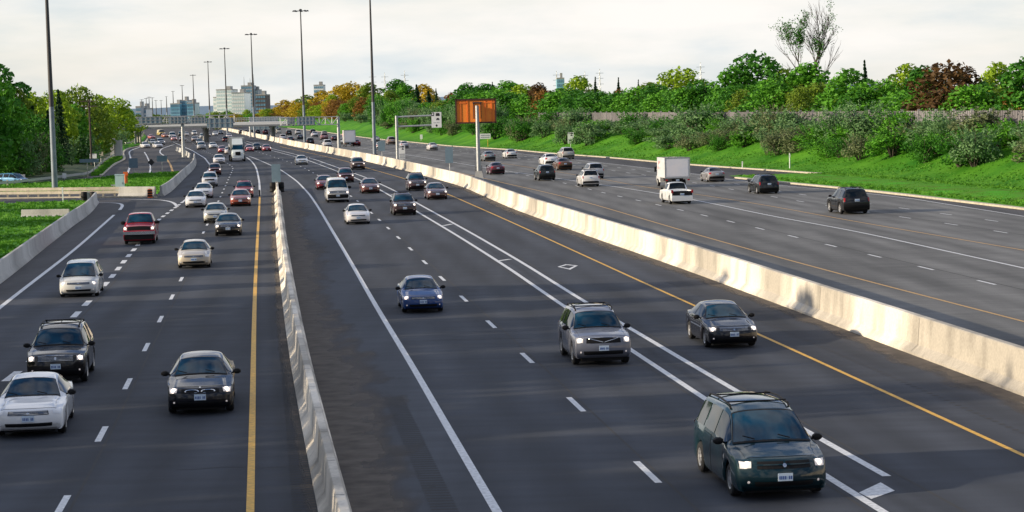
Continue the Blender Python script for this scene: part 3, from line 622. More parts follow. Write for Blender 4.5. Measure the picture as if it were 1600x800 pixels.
# golden and green woods left of centre, along the far bank
RT2 = [(640, 30, 128, 'green', 'b1', 55, 'right of the second light mast'), (618, 24, 140, 'olive', 'b0', 50, 'just right of the second light mast'), (645, 22, 150, 'green', 'b4', 60, 'low right of the second light mast'), (672, 40, 130, 'gold', 'b0', 60, 'pale golden crown behind conifers'), (628, 40, 122, 'deep', 'b0', 60, 'dark crown right of the second light mast'),
 (600, 26, 146, 'green', 'b4', 60, 'behind the second light mast'), (585, 40, 128, 'olive', 'b0', 60, 'tall one behind the second light mast'), (560, 34, 127, 'gold', 'b2', 75, 'largest golden crown'), (570, 24, 150, 'rust', 'b4', 50, 'low rusty crown left of the second mast'), (540, 30, 132, 'gold', 'b0', 60, 'golden crown left of the largest'),
 (535, 20, 153, 'rust', 'b4', 50, 'low orange brown crown in the golden wood'), (512, 28, 140, 'gold', 'b0', 50, 'golden crown right of the third mast'), (505, 20, 158, 'rust', 'b4', 40, 'low rusty crown right of the third mast'), (528, 24, 146, 'lime', 'b1', 36, 'yellow-green crown inside the golden wood'),
 (490, 24, 147, 'olive', 'b0', 45, 'olive crown beside the third mast'), (472, 20, 155, 'gold', 'b4', 36, 'small golden crown behind the third mast'), (455, 18, 155, 'gold', 'b0', 40, 'last golden crown at the far end'), (460, 18, 163, 'rust', 'b4', 30, 'small rusty crown at the far end'), (427, 24, 169, 'lime', 'b4', 34, 'small bright yellow crown beyond the gantry'), (440, 30, 166, 'gold', 'b4', 26, 'low golden crown beyond the gantry'), (600, 18, 155, 'silver', 'b4', 46, 'silvery low crown behind second mast'), (550, 18, 160, 'green', 'b4', 40, 'small green crown under the golden ones')]
for px, o, top, leaf, kd, wp, ex in RT2: rtree(px, o, top, leaf, kd, wp, '%s tree, %s' % (CN[leaf], ex), 'trees of the golden wood')
rtree(548, 12, 176, 'silver', 's1', 34, 'silvery rounded shrub at the far end of the bank', 'shrubs along the bank')
rtree(572, 11, 178, 'silver', 's0', 26, 'second silvery rounded shrub at the far end of the bank', 'shrubs along the bank')
# shrubs on the bank in front of the fence
def shrub_leaf(px):
    r_ = random.random(); return 'silver' if r_ < .45 else ('greybr' if r_ < .62 else ('green' if r_ < .84 else 'deep'))
px = 1780; n = 0; sl = []
while px > 590:
    o = random.uniform(9.0, 11.5); d = col_at_offset(px, o); wp = random.uniform(4.6, 6.8)*F/d; top = random.choice([random.uniform(158, 174), random.uniform(170, 186), random.uniform(184, 197)]) if px > 780 else random.uniform(152, 174)
    sl.append((px, o, top, shrub_leaf(px), wp))
    if random.random() < .85: sl.append((px+random.uniform(-.3, .3)*wp, random.uniform(5.2, 8.2), random.uniform(196, 216) if px > 1000 else random.uniform(186, 200), random.choice(['silver', 'greybr', 'green', 'silver', 'deep']), wp*.8))
    px -= wp*.32
for i, (px, o, top, leaf, wp) in enumerate(sl):
    row = 'upper' if o > 9 else 'lower'
    near = ('near the right edge' if px > 1500 else 'behind the black sport utility at right' if px > 1300 else 'beyond the black minivan' if px > 1130 else 'beyond the white box truck' if px > 990 else 'near the small roadside lane sign' if px > 850 else 'right of the orange sign' if px > 775 else 'behind the orange sign' if px > 700 else 'between the two light masts and the orange sign')
    rtree(px, o, top, leaf, random.choice(['s0', 's1', 's2', 's3']), wp*1.28, '%s shrub, %s row, %s' % (CN[leaf], row, near), 'shrubs along the bank')
# left wood
LD = lambda px: float(np.interp(px, [-40, 0, 100, 120, 150, 165, 187, 205, 225], [262, 266, 290, 340, 352, 392, 462, 530, 640]))
def ltree(px, d, top, leaf, kind, wpx, label, zb=.5):
    d = max(d, LD(px+wpx*.25)+8); x = (px-800)/F*d; zt = ztop(px, top, d); return plant(kind, leaf, x, d, zb, max(2, zt-zb), wpx/F*d, label, 'trees of the left wood')
for a in [(-30, 262, 85, 'deep', 'b1', 120, 'tall dark green tree at the left edge'), (12, 268, 118, 'green', 'b0', 95, 'deep crown beside the left edge'), (10, 258, 190, 'green', 'b4', 90, 'low bright green tree in the left corner'), (40, 300, 134, 'olive', 'b0', 60, 'olive crown between dark tree and light mast'),
          (60, 320, 140, 'lime', 'b1', 60, 'sunlit crown left of the nearest mast'), (100, 330, 138, 'lime', 'b0', 70, 'yellow-green crown right of the nearest mast'), (135, 345, 131, 'olive', 'b2', 90, 'broad sunlit crown, highest of the left wood'), (128, 300, 160, 'green', 'b0', 60, 'bright green crown in front of the broad one'), (150, 310, 185, 'green', 'b4', 60, 'low bright green crown right of centre in the left wood'),
          (190, 420, 150, 'lime', 'b2', 72, 'yellow-green rounded crown at the right end of the wood'), (205, 470, 166, 'deep', 'b0', 40, 'dark crown at the very end of the left wood'), (172, 380, 178, 'green', 'b4', 46, 'small green crown under the rounded one'), (70, 290, 175, 'deep', 'b4', 70, 'dark low crown behind the nearest mast'),
          (45, 285, 185, 'deep', 'b4', 60, 'dark understorey tree left of the mast'), (120, 330, 190, 'deep', 'b4', 60, 'dark understorey tree right of the mast'), (158, 345, 168, 'olive', 'b0', 50, 'olive crown beside the utility pole'), (175, 360, 200, 'deep', 'b4', 44, 'dark understorey tree above the blue sign')]:
    ltree(a[0], a[1], a[2], a[3], a[4], a[5]*1.15, a[6])
ltree(8, 300, 97, 'deep', 'b0', 120, 'tallest dark tree at the left edge, behind the other one')
ltree(90, 360, 140, 'olive', 'b2', 90, 'wide olive crown filling the gap behind the nearest mast')
ltree(165, 400, 146, 'lime', 'b0', 60, 'yellow-green crown behind the utility pole')
ltree(212, 520, 168, 'green', 'b4', 34, 'small green crown over the far ramp end')
for a in [(103, 305, 140, 34, 'black conifer right of the nearest mast'), (62, 300, 165, 40, 'dark conifer left of the nearest mast'), (85, 305, 172, 36, 'dark conifer just behind the nearest mast')]: ltree(a[0], a[1], a[2], 'pine', 'c0', a[3], a[4])
for i, (px, d, top, leaf, wp, lb) in enumerate([(40, 268, 218, 'silver', 55, 'silvery shrub at the foot of the left wood'), (65, 272, 212, 'greybr', 50, 'grey shrub left of the nearest mast'), (105, 285, 215, 'silver', 60, 'pale shrub right of the nearest mast'), (130, 295, 212, 'silver', 62, 'large silvery shrub above the ramp guardrail'), (160, 330, 222, 'deep', 50, 'dark shrub above the blue roadside sign'), (0, 258, 240, 'green', 50, 'green shrub beside the parked blue car'),
                                                (85, 270, 240, 'deep', 60, 'dark low shrub behind the nearest mast'), (30, 264, 248, 'deep', 50, 'dark low shrub by the small grey sign'), (120, 280, 250, 'deep', 60, 'dark low shrub behind the guardrail'), (148, 300, 235, 'green', 40, 'green shrub left of the blue roadside sign'), (196, 430, 205, 'silver', 30, 'silvery shrub by the concrete slab')]):
    d = max(d, LD(px+wp*.3)+4); x = (px-800)/F*d; plant(random.choice(['s0', 's1', 's3']), leaf, x, d, .3, ztop(px, top, d)-.3, wp*1.2/F*d, lb, 'shrubs of the left wood')
# wood beside the near road, left of the picture: it shades the lanes
for i, (x, y, h_, w_) in enumerate([(-50, 28, 15, 12), (-50, 40, 16, 12), (-52, 53, 17, 12), (-50, 65, 16, 11), (-49, 78, 16, 10), (-48, 34, 16, 13), (-46, 47, 17, 13), (-48, 59, 16, 12), (-46, 71, 17, 12), (-50, 85, 17, 11), (-52, 104, 13, 9), (-68, 118, 16, 12), (-72, 140, 15, 10), (-75, 157, 17, 13), (-78, 182, 14, 9), (-85, 205, 17, 12), (-50, 95, 12, 6), (-55, 130, 10, 7)]):
    plant(['b0', 'b1', 'b2', 'b4'][i % 4], ['green', 'deep', 'olive'][i % 3], x, y, 0, h_, w_, 'roadside tree %s, left of the near lanes' % ['first', 'second', 'third', 'fourth', 'fifth', 'sixth', 'seventh', 'eighth', 'ninth', 'tenth', 'eleventh', 'twelfth', 'thirteenth', 'fourteenth', 'fifteenth', 'sixteenth', 'small seventeenth', 'small eighteenth'][i], 'roadside trees left of the lanes')
# far belt of trees
for i in range(46):
    px = 225+i*4.6+random.uniform(-2, 2); d = random.uniform(1000, 1700)
    if 268 < px < 320 and d < 1500: d = 1650
    x = (px-800)/F*d; top = random.uniform(176, 181) if px < 330 else random.uniform(168, 179)
    plant(random.choice(['b0', 'b2', 'b4']), random.choice(['olive', 'lime', 'gold', 'green']) if px > 330 else random.choice(['deep', 'olive']), x, d, -.5, max(4, ztop(px, top, d)), random.uniform(9, 15), 'small distant tree beyond the overpass', 'distant trees beyond the overpass')
# the tall half-bare tree
def bare_tree():
    rng = np.random.default_rng(9); d = col_at_offset(1275, 26); z = zemb(26); x = (1272-800)/F*d; h = (ztop(1275, -4, d)-z)*.78
    r = empty('sparse_tree', (x, d, z), 0, 'tall half-bare tree with thin forked branches rising above the wood', 'tree'); t = MB(); V = []; Fs = []
    def branch(p, dr, ln, rad, lv, leafy):
        pts = [p]; q = p.copy(); dd = dr.copy(); n = 5
        for i in range(n):
            dd = dd+Vector(rng.normal(scale=.10, size=3)); dd.z += .05; dd.normalize(); q = q+dd*ln/n; pts.append(q.copy())
        t.tube(pts, [rad*(1-.6*i/n) for i in range(n+1)], 5)
        if leafy and lv >= 1:
            for pp in pts[2:]:
                if rng.random() < .7: leaf_cloud(V, Fs, tuple(pp+Vector(rng.normal(scale=.3, size=3))), (.5, .5, .45), 6, .13, rng)
        if lv < 4:
            for j in range(5 if lv < 3 else 4):
                f = rng.uniform(.35, 1.); k = min(n-1, int(f*n)); pp = pts[k+1]; a = Vector(rng.normal(size=3)); a.z = abs(a.z)*.3; a.normalize()
                nd = (dd*1.15+a*.6); nd.normalize(); branch(pp, nd, ln*rng.uniform(.45, .68), max(.025, rad*.52), lv+1, leafy and (pp.x < 1.2 or rng.random() < .3))
    t.tube([(0, 0, -1), (0, 0, h*.36)], [.24, .17], 7)
    b = Vector((0, 0, h*.35))
    branch(b, Vector((-.30, 0, 1)).normalized(), h*.40, .12, 1, True); branch(b, Vector((.22, .1, 1)).normalized(), h*.45, .12, 1, False); branch(b, Vector((.05, .1, 1)).normalized(), h*.45, .13, 1, True)
    branch(b, Vector((.28, 0, 1)).normalized(), h*.42, .12, 1, False); branch(b-Vector((0, 0, 1.5)), Vector((-.5, 0, 1)).normalized(), h*.36, .09, 2, False); branch(b-Vector((0, 0, 1)), Vector((.5, 0, 1)).normalized(), h*.36, .09, 2, False)
    leaf_cloud(V, Fs, (1.6, 0, h*.36), (1.1, 1.1, 1.4), 200, .2, rng)
    t.build('trunk', M['bark'], r); MB().add(V, Fs).build('crown', LM['deep'], r)
bare_tree()

# ------------------------------------------------------------------ noise fence
fr = empty('noise_fence', (0, 0, 0), 0, 'long grey noise fence of vertical boards along the top of the bank', 'fence')
pf = MB(); pts = []; y = 120.
while y < 430:
    t = tangent('K', y); pts.append((X('K', y)+t.y*13.2, y-t.x*13.2)); y += 4.6*t.y
for i, (p, q) in enumerate(zip(pts[:-1], pts[1:])):
    dx, dy = q[0]-p[0], q[1]-p[1]; ln = math.hypot(dx, dy); rz = math.atan2(dy, dx); nb_ = 16
    for j in range(nb_):
        f = (j+.5)/nb_; pf.box((p[0]+dx*f, p[1]+dy*f, 4.85), (ln/nb_-.05, .09 if j % 2 else .14, 3.2), 0, rz)
    pf.box((p[0]+dx/2, p[1]+dy/2, 4.8), (ln, .05, 3.05), 0, rz)
pf.build('board_panel', M['fence'], fr)
for i, p in enumerate(pts[:96]):
    m = MB(); m.box((p[0]-.05, p[1], 4.9), (.26, .26, 3.5)); m.build('post', M['fencepost'], fr)

# ------------------------------------------------------------------ masts, gantries, signs
def mast(px, py, h, label, base_z=0., r0=.34, scale=1.):
    p = G(px, py, base_z); r = empty('light_mast', p, 0, label, 'street light', 'high light masts')
    m = MB(); m.tube([(0, 0, h*.29), (0, 0, h)], [r0*.8*scale, r0*.36*scale], 10); m.build('pole', M['mast'], r, True); m = MB(); m.tube([(0, 0, 0), (0, 0, h*.3)], [r0*scale, r0*.81*scale], 10); m.build('pole_foot', M['mast2'], r, True)
    m = MB(); m.box((0, 0, .08), (1.0, .9, .16)); m.build('base_plate', M['trim'], r)
    m = MB(); m.tube([(math.cos(a)*.9, math.sin(a)*.9, h) for a in np.linspace(0, 2*math.pi, 13)], .06, 5)
    m.lathe([(0, .5), (.32, .4), (.36, 0), (0, -.15)], 'z', (0, 0, h), 10); m.build('ring', M['mast'], r)
    for k_ in range(8):
        a = 2*math.pi*k_/8; c_, s_ = math.cos(a), math.sin(a); l_ = MB(); l_.tube([(c_*.3, s_*.3, h), (c_*1.25, s_*1.25, h+.03)], .06, 5)
        l_.lathe([(0, .2), (.16, .16), (.30, -.02), (.36, -.12), (0, -.16)], 'z', (c_*1.6, s_*1.6, h), 10); l_.build('luminaire', M['dark'], r)
    return r
mast(86, 297, 31, 'nearest tall light mast at the left behind the guardrail', r0=.34)
mast(585.5, 242, 31, 'tall light mast on the median right of the picture middle left', 1.2*0+.0)
mast(476.5, 227, 31, 'tall light mast on the median with its lamp ring in full view')
for px, top, d, nm in ((405.5, 55, 667, 'fourth'), (363.5, 77, 803, 'fifth'), (337, 97.5, 1003, 'sixth'), (313, 118, 1366, 'seventh'), (295.5, 134, 1850, 'eighth'), (281, 143, 2300, 'ninth'), (270.5, 151, 3000, 'tenth')):
    x = (px-800)/F*d; zt = ztop(px, top, d); r = mast(800, 300, zt, '%s light mast from the camera in the receding row' % nm, r0=.36, scale=1+max(0, (d-900)/1200)); r.location = (x, d, 0)
for px, top, d in ((239, 154, 1900), (243.5, 152, 1750), (248.5, 153, 2000), (254, 157, 2300), (262, 157, 2500), (232, 156, 2100)):
    x = (px-800)/F*d; r = mast(800, 300, ztop(px, top, d), 'thin faraway light mast of the left cluster over the overpass', r0=.36, scale=1.7); r.location = (x, d, 0)

def truss(mb, x0, x1, y, z0, z1, dep=1.2, bays=12, r_=.09):
    for yy2 in (y-dep/2, y+dep/2):
        for z in (z0, z1): mb.tube([(x0, yy2, z), (x1, yy2, z)], r_, 6)
        for i in range(bays):
            a = x0+(x1-x0)*i/bays; b = x0+(x1-x0)*(i+1)/bays
            mb.tube([(a, yy2, z0 if i % 2 else z1), (b, yy2, z1 if i % 2 else z0)], r_*.6, 4); mb.tube([(b, yy2, z0), (b, yy2, z1)], r_*.5, 4)
def sign_back(name, parent, x0, x1, y, z0, z1, m='blueback'):
    mb = MB(); mb.box(((x0+x1)/2, y, (z0+z1)/2), (abs(x1-x0), .06, z1-z0)); o = mb.build(name, M[m], parent)
    s = MB(); n = max(2, int((z1-z0)/.7))
    for i in range(n+1): s.box(((x0+x1)/2, y-.07, z0+(z1-z0)*(.06+.88*i/n)), (abs(x1-x0)*.98, .07, .10))
    for i in range(5): s.box((x0+(x1-x0)*(.1+.2*i), y-.13, (z0+z1)/2), (.12, .05, (z1-z0)*1.02))
    s.build('stiffener', M['galv'], o); return o
def gantry(colpx, colpy, xs_px, ztr, signs, label, d=None, topz=None):
    p = G(colpx, colpy) if d is None else np.array([(colpx-800)/F*d, d, 0]); d = p[1]
    r = empty('sign_gantry', (p[0], p[1], 0), 0, label, 'gantry'); f = lambda px: (px-colpx)/F*d
    m = MB(); m.tube([(0, 0, 0), (0, 0, topz or ztr[1])], [.36, .30], 10); m.build('column', M['galv'], r, True)
    m = MB(); truss(m, f(xs_px[0]), f(xs_px[1]), 0, ztr[0], ztr[1], bays=int(abs(f(xs_px[0])-f(xs_px[1]))/1.6)+2); m.build('truss', M['galv'], r)
    for a, b, z0, z1 in signs: sign_back('sign_panel', r, f(a), f(b), -.9, z0, z1)
    return r
def zz(px, py, d): return ztop(px, py, d)
gantry(530, 234, (530, 440), (zz(530, 194, 446), zz(530, 182, 446)), [(494, 466, zz(480, 195, 446), zz(480, 182, 446)), (463, 451, zz(460, 194, 446), zz(460, 183, 446))], 'sign gantry with a column beyond the median and sign backs over the far lanes')
d_ = 700.; gantry(399, 0, (399, 447), (zz(399, 199, d_), zz(399, 183, d_)), [(400, 444, zz(420, 202, d_), zz(420, 184, d_))], 'farther sign gantry with one wide sign back over the far lanes', d=d_)
d_ = 407.; gantry(294, 0, (222, 375), (zz(294, 193, d_), zz(294, 181.5, d_)), [(228, 264, zz(250, 193, d_), zz(250, 182, d_)), (274, 302, zz(290, 193, d_), zz(290, 182, d_)), (307, 332, zz(320, 193, d_), zz(320, 182.5, d_)), (333, 374, zz(350, 200, d_), zz(350, 184, d_))], 'T shaped sign gantry on a single column over the near carriageway', d=d_)

def post_sign(name, px, py, x0, x1, y0, y1, label, cat='sign', m='blueback', postr=.05, bz=0., m2='galv', group=None, face=None):
    p = G(px, py, bz); d = p[1]; k = d/F; r = empty(name, p, 0, label, cat, group)
    z0, z1 = ztop(px, y1, d)-bz, ztop(px, y0, d)-bz
    mb = MB(); mb.tube([(0, 0, 0), (0, 0, z1*.98)], postr, 6); mb.build('post', M[m2], r)
    a, b = (x0-px)*k, (x1-px)*k; mb = MB(); mb.box(((a+b)/2, -.09, (z0+z1)/2), (b-a, .04, z1-z0)); pn = mb.build('panel', M[m], r)
    if face: face(pn, a, b, z0, z1, -.13)
    return r
def car_icon(mb, cx, y, cz, w_):
    mb.box((cx, y, cz), (w_, .012, w_*.34)); mb.add([(cx-w_*.38, y-.006, cz+w_*.17), (cx+w_*.38, y-.006, cz+w_*.17), (cx+w_*.26, y-.006, cz+w_*.48), (cx-w_*.26, y-.006, cz+w_*.48)], [(0, 1, 2, 3)])
    for s in (-1, 1): mb.box((cx+s*w_*.33, y, cz-w_*.22), (w_*.18, .012, w_*.14))
def hov_face(pn, a, b, z0, z1, y):
    W_, H_ = b-a, z1-z0; mb = MB(); mb.box((a+W_*.13, y, z1-H_*.13), (W_*.26, .012, H_*.22)); mb.build('diamond_field', M['signblack'], pn)
    mb = MB(); c = (a+W_*.13, z1-H_*.13); q = W_*.09; mb.add([(c[0]-q, y-.01, c[1]), (c[0], y-.01, c[1]-q*1.4), (c[0]+q, y-.01, c[1]), (c[0], y-.01, c[1]+q*1.4)], [(0, 1, 2, 3)]); mb.build('diamond_symbol', M['signwhite'], pn)
    mb = MB(); mb.box((a+W_*.63, y, z1-H_*.17), (W_*.38, .012, H_*.16)); mb.box((a+W_*.63, y, z1-H_*.08), (W_*.30, .012, H_*.04)); mb.build('bus_symbol', M['signblack'], pn)
    mb = MB(); car_icon(mb, a+W_*.63, y, z1-H_*.47, W_*.30); mb.build('car_symbol', M['signblack'], pn)
def big_hov(pn, a, b, z0, z1, y):
    hov_face(pn, a, b, z0, z1, y); W_, H_ = b-a, z1-z0; c = a+W_*.5
    mb = MB(); mb.add([(c-W_*.12, y, z0+H_*.13), (c, y, z0+H_*.04), (c+W_*.12, y, z0+H_*.13), (c, y, z0+H_*.22)], [(0, 1, 2, 3)]); mb.build('arrow', M['signblack'], pn)
    mb = MB()
    for i in range(4): mb.box((a+W_*(.25+.16*i), y, z0+H_*.32), (W_*.08, .012, H_*.05))
    mb.build('lettering', M['signgrey'], pn)
def text_face(rows, mt='signgrey'):
    def f(pn, a, b, z0, z1, y):
        mb = MB(); W_, H_ = b-a, z1-z0
        for i in range(rows):
            x = a+W_*.1
            while x < b-W_*.14:
                w_ = W_*random.uniform(.05, .12); mb.box((x+w_/2, y, z1-H_*(i+.75)/(rows+.5)), (w_, .012, H_*.5/(rows+.5))); x += w_+W_*.035
        mb.build('lettering', M[mt], pn)
    return f
# cantilever lane sign on the median
p = G(621.5, 253, 0); d = p[1]; r = empty('cantilever_sign', p, 0, 'white high occupancy lane sign hung on a two bar cantilever arm', 'sign'); k = d/F
z = lambda py: ztop(650, py, d)
m = MB(); m.tube([(0, 0, 0), (0, 0, z(180))], [.26, .22], 10); m.build('post', M['galv'], r, True)
for py in (182, 197): m = MB(); m.tube([(0, 0, z(py)), (56*k, 0, z(py-1))], .13, 8); m.build('arm', M['galv'], r, True)
m = MB(); a, b = 54.5*k, 70*k; m.box(((a+b)/2, -.2, (z(176)+z(200))/2), (b-a, .08, z(176)-z(200))); pn = m.build('panel', M['signwhite'], r); big_hov(pn, a, b, z(200), z(176), -.25)
def small_face(pn, a, b, z0, z1, y): hov_face(pn, a, b, z0+(z1-z0)*.42, z1, y); text_face(3)(pn, a, b, z0, z0+(z1-z0)*.45, y)
post_sign('lane_sign', 629, 255, 623.5, 633.5, 227, 248, 'small white lane sign standing on the median beside the cantilever post', m='signwhite', face=small_face)
post_sign('lane_sign', 892, 238, 887.5, 897, 206.5, 224, 'small white lane sign standing on the grass bank', m='signwhite', face=small_face)
post_sign('information_sign', 762.5, 231, 750, 767, 208.5, 216.5, 'wide white information sign on a yellow post by the bank', m='signwhite', m2='yellow', face=text_face(2))
# orange board
p = G(748.5, 281); d = p[1]; k = d/F; r = empty('orange_sign', p, 0, 'large orange sign board seen from behind on a grey post', 'sign'); z = lambda py: ztop(745, py, d)
m = MB(); m.tube([(0, -.3, 0), (0, -.3, z(165))], [.24, .20], 12); m.build('post', M['galv'], r, True)
m = MB(); m.box((0, -.3, .5), (1.1, .8, 1.0), taper=.6); m.build('post_base', M['conc2'], r)
for s in (-.35, .35): m = MB(); m.tube([(s, -.35, 0), (s, -.35, 1.6)], .04, 6); m.build('conduit', M['dark'], r)
a, b = -33*k, 28.5*k; zc = (z(155.5)+z(191.5))/2; hh = z(155.5)-z(191.5)
m = MB(); m.box(((a+b)/2, .05, zc), (b-a, .10, hh)); pn = m.build('panel', M['orange'], r)
m = MB()
for s in (-1, 1): m.box(((a+b)/2+s*(b-a)/2, 0, zc), (.16, .26, hh+.16)); m.box(((a+b)/2, 0, zc+s*hh/2), (b-a, .26, .16))
m.build('frame', M['brown'], pn)
m = MB()
for x_, w_ in ((-.40, .08), (.40, .08)): m.box((x_, -.06, zc+.05), (w_, .10, hh*.7))
m.box((0, -.06, zc+hh*.36), (1.0, .14, .14)); m.build('bracket', M['dark'], r)
m = MB()
for x_ in (a*.78, a*.45, b*.45, b*.8): m.box((x_, -.02, zc), (.10, .06, hh*.9))
m.box((a*.78, -.03, zc+hh*.36), (1.1, .07, .16)); m.box((b*.78, -.03, zc+hh*.36), (1.1, .07, .16)); m.build('stiffener', M['orange2'], pn)
post_sign('traffic_sign', 703, 270, 696.5, 708.5, 229.5, 254, 'blue-grey sign back on the median left of the orange board')
post_sign('traffic_sign', 597, 244, 591, 602, 220, 235.5, 'blue-grey sign back on the median beside the second mast')
post_sign('traffic_sign', 432.5, 299, 425.5, 439.5, 256, 284, 'blue-grey sign back at the nose of the central barrier')
post_sign('traffic_sign', 209, 271, 202, 216, 247, 262, 'blue-grey sign back at the left end of the far grass island', group=None)
post_sign('traffic_sign', 254, 271, 246, 262, 243, 252, 'wide blue-grey sign back on the far grass island')
post_sign('traffic_sign', 37, 287, 33, 40, 272, 279.5, 'small grey sign beside the parked blue car', m='galv')
post_sign('traffic_sign', 101, 283, 98, 104, 270, 278, 'small pale sign behind the ramp guardrail', m='signwhite')
post_sign('traffic_sign', 158, 255, 156, 162, 237, 243, 'small beige sign beside the blue roadside board', m='kerb')
post_sign('roadside_board', 137, 268, 125, 155, 248, 253.5, 'long low blue board at the edge of the left wood')
post_sign('roadside_board', 148, 262, 141, 152, 240, 247, 'small pale blue board above the long low one', m='signwhite')
post_sign('marker_sign', 658, 222, 656.5, 660.5, 210, 217, 'tiny white marker on the bank between the signs', m='signwhite')
post_sign('marker_sign', 602, 210, 599.5, 604, 204, 208, 'tiny white sign on the bank behind the second mast', m='signwhite')
p = G(237, 271); d = p[1]; k = d/F; r = empty('diamond_sign', p, 0, 'grey diamond sign back on the far grass island', 'sign'); zc = ztop(237, 253, d); q = 5.6*k
m = MB(); m.tube([(0, 0, 0), (0, 0, zc)], .07, 6); m.build('post', M['galv'], r)
m = MB(); m.add([(x_*q+.05*0, y_, zc+z_*q) for y_ in (-.1, -.05) for x_, z_ in ((-1, 0), (0, -1), (1, 0), (0, 1))], [(0, 1, 2, 3), (7, 6, 5, 4), (0, 4, 5, 1), (1, 5, 6, 2), (2, 6, 7, 3), (3, 7, 4, 0)]); m.build('panel', M['dark'], r)
for px, py, h_ in ((1234, 268, 1.4), (1160, 268, .5)):
    p = G(px, py-8, 1.); r = MB(); r.tube([(0, 0, -.2), (0, 0, h_)], .06, 6); r.box((0, -.05, h_*.8), (.14, .05, .3)); o = r.build('marker_post', M['signwhite']); o.location = tuple(p); tag(o, 'thin white marker post on the bank' if px == 1234 else 'low white stub on the bank beyond the sedan', 'post')
# guardrails
def guardrail(pix, label, postn, h=.75, beams=(.62,)):
    P = smooth_pts([G(*p)[:2] for p in pix], 5); r = empty('guardrail', (0, 0, 0), 0, label, 'guardrail'); m = MB()
    for z_ in beams: wall_loft(m, P, [(0, z_-.15), (-.05, z_-.08), (0, z_), (-.05, z_+.08), (0, z_+.15), (.03, z_+.15), (.03, z_-.15)])
    m.build('rail', M['kerb'] if len(beams) > 1 else M['galv'], r)
    cum = np.concatenate([[0], np.cumsum(np.linalg.norm(np.diff(P, axis=0), axis=1))]); n = postn
    for i in range(n):
        s = cum[-1]*(i+.5)/n; x = np.interp(s, cum, P[:, 0]); y = np.interp(s, cum, P[:, 1]); q = MB(); q.box((x, y+.16, h/2+.05), (.18, .18, h+.2)); q.build('post', M['kerb'], r)
guardrail([(-80, 309), (0, 308), (60, 307.5), (120, 307), (188, 306)], 'pale two beam guardrail in front of the far grass island', 16, .8, (.42, .78))
guardrail([(-80, 298), (0, 294), (50, 289), (82, 285), (120, 280), (142, 275), (165, 254.5), (187, 240), (187, 228), (205, 225.5), (222, 215), (225, 209)], 'long curving guardrail along the ramp beside the left wood', 40)
# cabinet, marker, white post, slab, ramp lamp
p = G(188, 301); r = empty('utility_cabinet', p, 0, 'pale blue-green utility cabinet on the far grass island', 'cabinet')
M['cab'] = mat('cabinet_paint', (.42, .60, .60), .5, .05); M['cabor'] = mat('orange_hood', (.62, .12, .02), .6)
m = MB(); m.box((0, 0, 1.0), (.9, .6, 1.7)); m.box((0, 0, 1.9), (1.0, .7, .1)); m.build('housing', M['cab'], r); m = MB(); m.box((-.7, .1, .8), (.5, .4, .1)); m.box((-.7, .1, .4), (.06, .06, .8)); m.build('shelf', M['galv'], r); m = MB(); m.box((0, 0, .08), (1.1, .8, .18)); m.build('plinth', M['conc2'], r); m = MB(); m.box((.32, -.32, 1.), (.03, .04, .2)); m.build('handle', M['dark'], r)
p = G(197, 290); m = MB(); m.lathe([(0, 0), (.22, 0), (.2, 1.1), (0, 1.15)], 'z', (0, 0, .1), 10); m.box((0, 0, 1.35), (.55, .1, .5)); o = m.build('orange_marker', M['cabor']); o.location = tuple(p); tag(o, 'orange marker standing behind the utility cabinet', 'marker')
p = G(234.5, 309); r = empty('hazard_barrel', p, 0, 'orange and black striped barrel in front of the concrete section', 'barrel'); m = MB(); m.lathe([(0, 0), (.26, 0), (.23, .8), (.15, .88), (0, .9)], 'z', (0, 0, 0), 14); m.build('drum', M['cabor'], r, True)
m = MB()
for z_ in (.2, .45, .7): m.lathe([(.272-z_*.03, z_-.08), (.272-z_*.03, z_+.08)], 'z', (0, 0, 0), 14)
m.build('band', M['trim'], r)
p = G(98.5, 317); m = MB(); m.box((0, 0, .75), (.12, .06, 1.5)); m.box((0, -.035, 1.42), (.13, .02, .14)); o = m.build('delineator_post', M['signwhite']); o.location = tuple(p); tag(o, 'white delineator post between guardrail and near grass wedge', 'post')
for a, b_, t_, lb in ((173, 179, 216, 'pale narrow face'), (179.5, 190, 218, 'darker wide face')):
    pass
p = G(181, 246); d = p[1]; k = d/F; m = MB(); m.box((-4*k, 0, (ztop(181, 216, d))/2), (6*k, 1.6, ztop(181, 216, d))); m.box((4.2*k, .5, ztop(181, 219, d)/2), (9.5*k, 2.0, ztop(181, 219, d))); m.box((0, .3, .15), (19*k, 3, .3)); o = m.build('concrete_pier', M['conc2']); o.location = tuple(p); tag(o, 'tall concrete slab pier beside the ramp at the end of the left wood', 'pier')
p = G(211, 226); d = p[1]; m = MB(); m.tube([(0, 0, 0), (0, 0, ztop(211, 206, d))], .14, 8); m.box((0, 0, ztop(211, 206, d)), (.5, .5, .3)); m.box((0, 0, .2), (.5, .5, .4)); o = m.build('ramp_post', M['conc2']); o.location = tuple(p); tag(o, 'slim pale post on the bank beside the ramp', 'post')
p = at(152, 340, .5); r = empty('utility_pole', (p[0], p[1], .5), 0, 'wooden utility pole with crossarms showing above the left wood', 'pole'); zt = ztop(152, 160, 340); m = MB(); m.tube([(0, 0, 0), (0, 0, zt)], .16, 6); m.build('pole', M['bark'], r)
for dz in (0.3, 1.1): m = MB(); m.box((0, -.2, zt-dz), (2.6, .14, .16)); m.build('crossarm', M['bark'], r)
